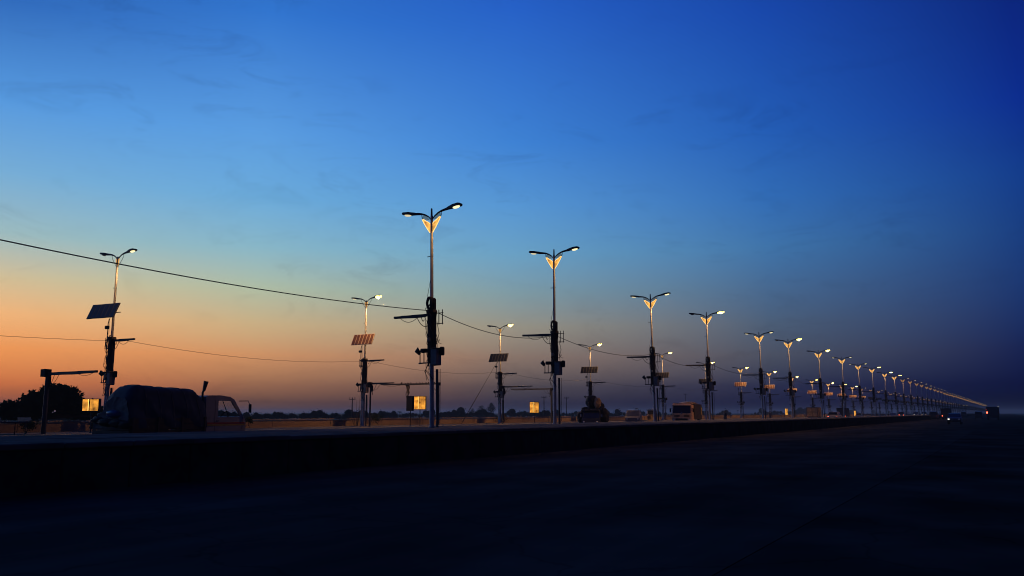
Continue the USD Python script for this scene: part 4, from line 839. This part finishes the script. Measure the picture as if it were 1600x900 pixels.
for px, L, hpx, k, sx, lab in [(752, 150, 12, 1, 1.0, 'wide dark tree on the skyline left of the third solar street lamp'), (768, 140, 16, 0, .8, 'tallest rounded tree on the skyline beside the third solar street lamp'),
                               (722, 150, 3, 1, 1.0, 'low rounded tree at the foot of the guy wire'), (738, 160, 7, 0, .8, 'rounded tree between the guy wire and the tallest skyline tree'),
                               (963, 170, 3, 1, 1.1, 'rounded tree on the skyline right of the heaped load'), (985, 180, 4, 1, .9, 'broad tree on the skyline behind the grey van'),
                               (812, 240, 4, 2, 1.0, 'slim tree on the skyline left of the second street lamp sign'), (800, 240, 5, 0, .8, 'small tree on the skyline right of the solar street lamp with guy wire'),
                               (1153, 200, 5, 3, .8, 'palm on the skyline left of the fifth street lamp'), (545, 120, 4, 3, .7, 'small palm left of the brown solar panel lamp'),
                               (597, 120, 1, 0, .9, 'rounded tree right of the brown solar panel lamp'), (625, 125, 4, 3, .9, 'palm behind the unlit black box sign'), (702, 140, 4, 3, .9, 'palm right of the nearest street lamp'),
                               (415, 130, -2, 3, .9, 'palm on the skyline just right of the truck cab'), (440, 130, 0, 3, .9, 'second palm right of the truck cab')]:
    tree_at(TK, k, lab, px, L, hpx, g.uniform(0, 6), 'palm_tree' if k == 3 else 'skyline_tree', 'trees on the skyline', sx)
# the scrub that reads as one low dark mass along the skyline
vs, fs, n0 = [], [], 0
px = 380.0
blobs = []
for px in np.arange(-30, 1560, 5.0):
    L = 150 + 60 * float(meshkit.noise(np.array([px * .02, 3, 1]))); q = at(px, L, -.25)
    if q[1] > 2600: continue
    Zc = q[1] * math.cos(PSI) + L * math.sin(PSI)
    top = (-6 + 17 * float(meshkit.fbm(np.array([px * .06, 0, 0]), 5)) ** 1.3 + g.uniform(-2, 2) + (g.uniform(2, 6) if g.uniform() < .12 else 0)) * Zc / F + CAM_H + .25
    top = max(top, .7)
    r = max(.5, top * .5)
    blobs.append((q[0], q[1], -.25 + top - r, r)); blobs.append((q[0] + g.uniform(-3, 3), q[1] + g.uniform(-3, 3), -.2, r))
B = np.array(blobs); pcs = []
for bl_ in B:
    V_, f_ = crown_mesh([tuple(bl_)], 90, .11 * bl_[3] + .05, int(abs(bl_[0] * 7 + bl_[1] * 13)) % 100000); pcs.append((V_, f_))
off = 0; vs, fs = [], []
for V_, f_ in pcs: vs.append(V_); fs.append(f_ + off); off += len(V_)
for k, bl_ in enumerate(B):
    s_ = trimesh.creation.icosphere(1, bl_[3] * .74); s_.vertices = s_.vertices * (.8 + .45 * meshkit.noise(s_.vertices * .9 / bl_[3] + k * 7.3)[:, None]) + bl_[:3]
    f4 = np.stack([s_.faces[:, 0], s_.faces[:, 1], s_.faces[:, 2], s_.faces[:, 2]], 1); vs.append(np.array(s_.vertices)); fs.append(f4 + off); off += len(s_.vertices)
sb_ = part('/World', 'scrub', (np.vstack(vs), np.vstack(fs)), 'leaf_blue', smooth=False); meta(sb_, 'low dark scrub in a continuous band along the skyline beyond the wall', 'scrub', None, 'stuff')
# bushes at the foot of the wall
def bush(label, px, L, base, hpx, wpx, seed, lm='leaf_dark'):
    q = at(px, L, base); Zc = q[1] * math.cos(PSI) + L * math.sin(PSI); s_ = Zc / F
    t = thing('bush', label, 'bush', q, 0, 'bushes at the wall')
    gg = np.random.default_rng(seed); h, w = hpx * s_, wpx * s_ / 2
    b_ = [(gg.uniform(-w, w) * .6, gg.uniform(-w, w) * .6, h * gg.uniform(.3, .75), w * .5) for _ in range(6)]
    part(t, 'stem', limbs(b_, h * .15, .02, seed), 'bark'); part(t, 'crown', crown_mesh(b_, 500, .06, seed), lm, smooth=False)
bush('leafy bush by the wall just past the truck cab', 389, 44.2, FOOT_Z, 26, 14, 1)
bush('dark bush at the wall under the big tree', 48, 44.3, FOOT_Z, 22, 24, 2)
bush('bush around the foot of the brown solar panel lamp', 590, 44.2, FOOT_Z, 20, 26, 3)
bush('low dry bush at the foot of the solar lamp with the guy wire', 783, 44.2, FOOT_Z, 12, 24, 4, 'leaf_dry')
bush('small dark bush by the tail of the covered truck', 150, 43.6, FOOT_Z, 22, 16, 5)
# bare stalks beside the second solar lamp
st = thing('bare_shrub', 'bare leafless stalks left of the brown solar panel lamp', 'shrub', at(558, 44.2, FOOT_Z))
for k, (dx, h) in enumerate([(-.5, 1.4), (-.15, 2.0), (.1, 1.5), (.25, 2.3), (-.8, 1.1)]):
    part(st, 'stalk', tube([(dx * .3, 0, 0), (dx * .7, .05, h * .5), (dx, .1 * math.sin(k), h)], [.025, .018, .006], 5), 'bark')
# far thin poles beyond the wall
for px, top, lab in [(850, 619, 'thin distant pole with bracketed lamps right of the amber sign'), (885, 620, 'thin distant pole left of the heaped load'), (1072, 615, 'thin distant pole with a flat crossarm above the orange truck'), (550, 621, 'thin distant pole left of the brown solar panel lamp')]:
    q = at(px, 95, -.25); zt_ = at(px, 95, py=top)[2] + .25
    t = thing('utility_pole', lab, 'pole', q, 0, 'thin poles beyond the wall')
    part(t, 'pole', tube([(0, 0, 0), (0, 0, zt_)], [.12, .07], 6), 'dark_steel'); part(t, 'crossarm', box((-.65, -.05, zt_ - .35), (.65, .05, zt_ - .25)), 'dark_steel', smooth=False)
    for x in (-.55, .55): part(t, 'insulator', tube([(x, 0, zt_ - .25), (x, 0, zt_ + .02)], .05, 6), 'dark_steel')

# ------------------------------------------------------------------ dusty evening air
HAZE = 0.00028
nh = {'v': ('principled_volume', {'color': (0.62, 0.57, 0.56), 'density': HAZE, 'anisotropy': 0.35})}
M['haze'] = usdkit.material(stage, '/World/Looks/haze', nh, [], volume='v.volume')
part('/World', 'haze', box((-3300, -700, -1.3), (3300, 4600, 14.0)), 'haze', smooth=False, kind='stuff')
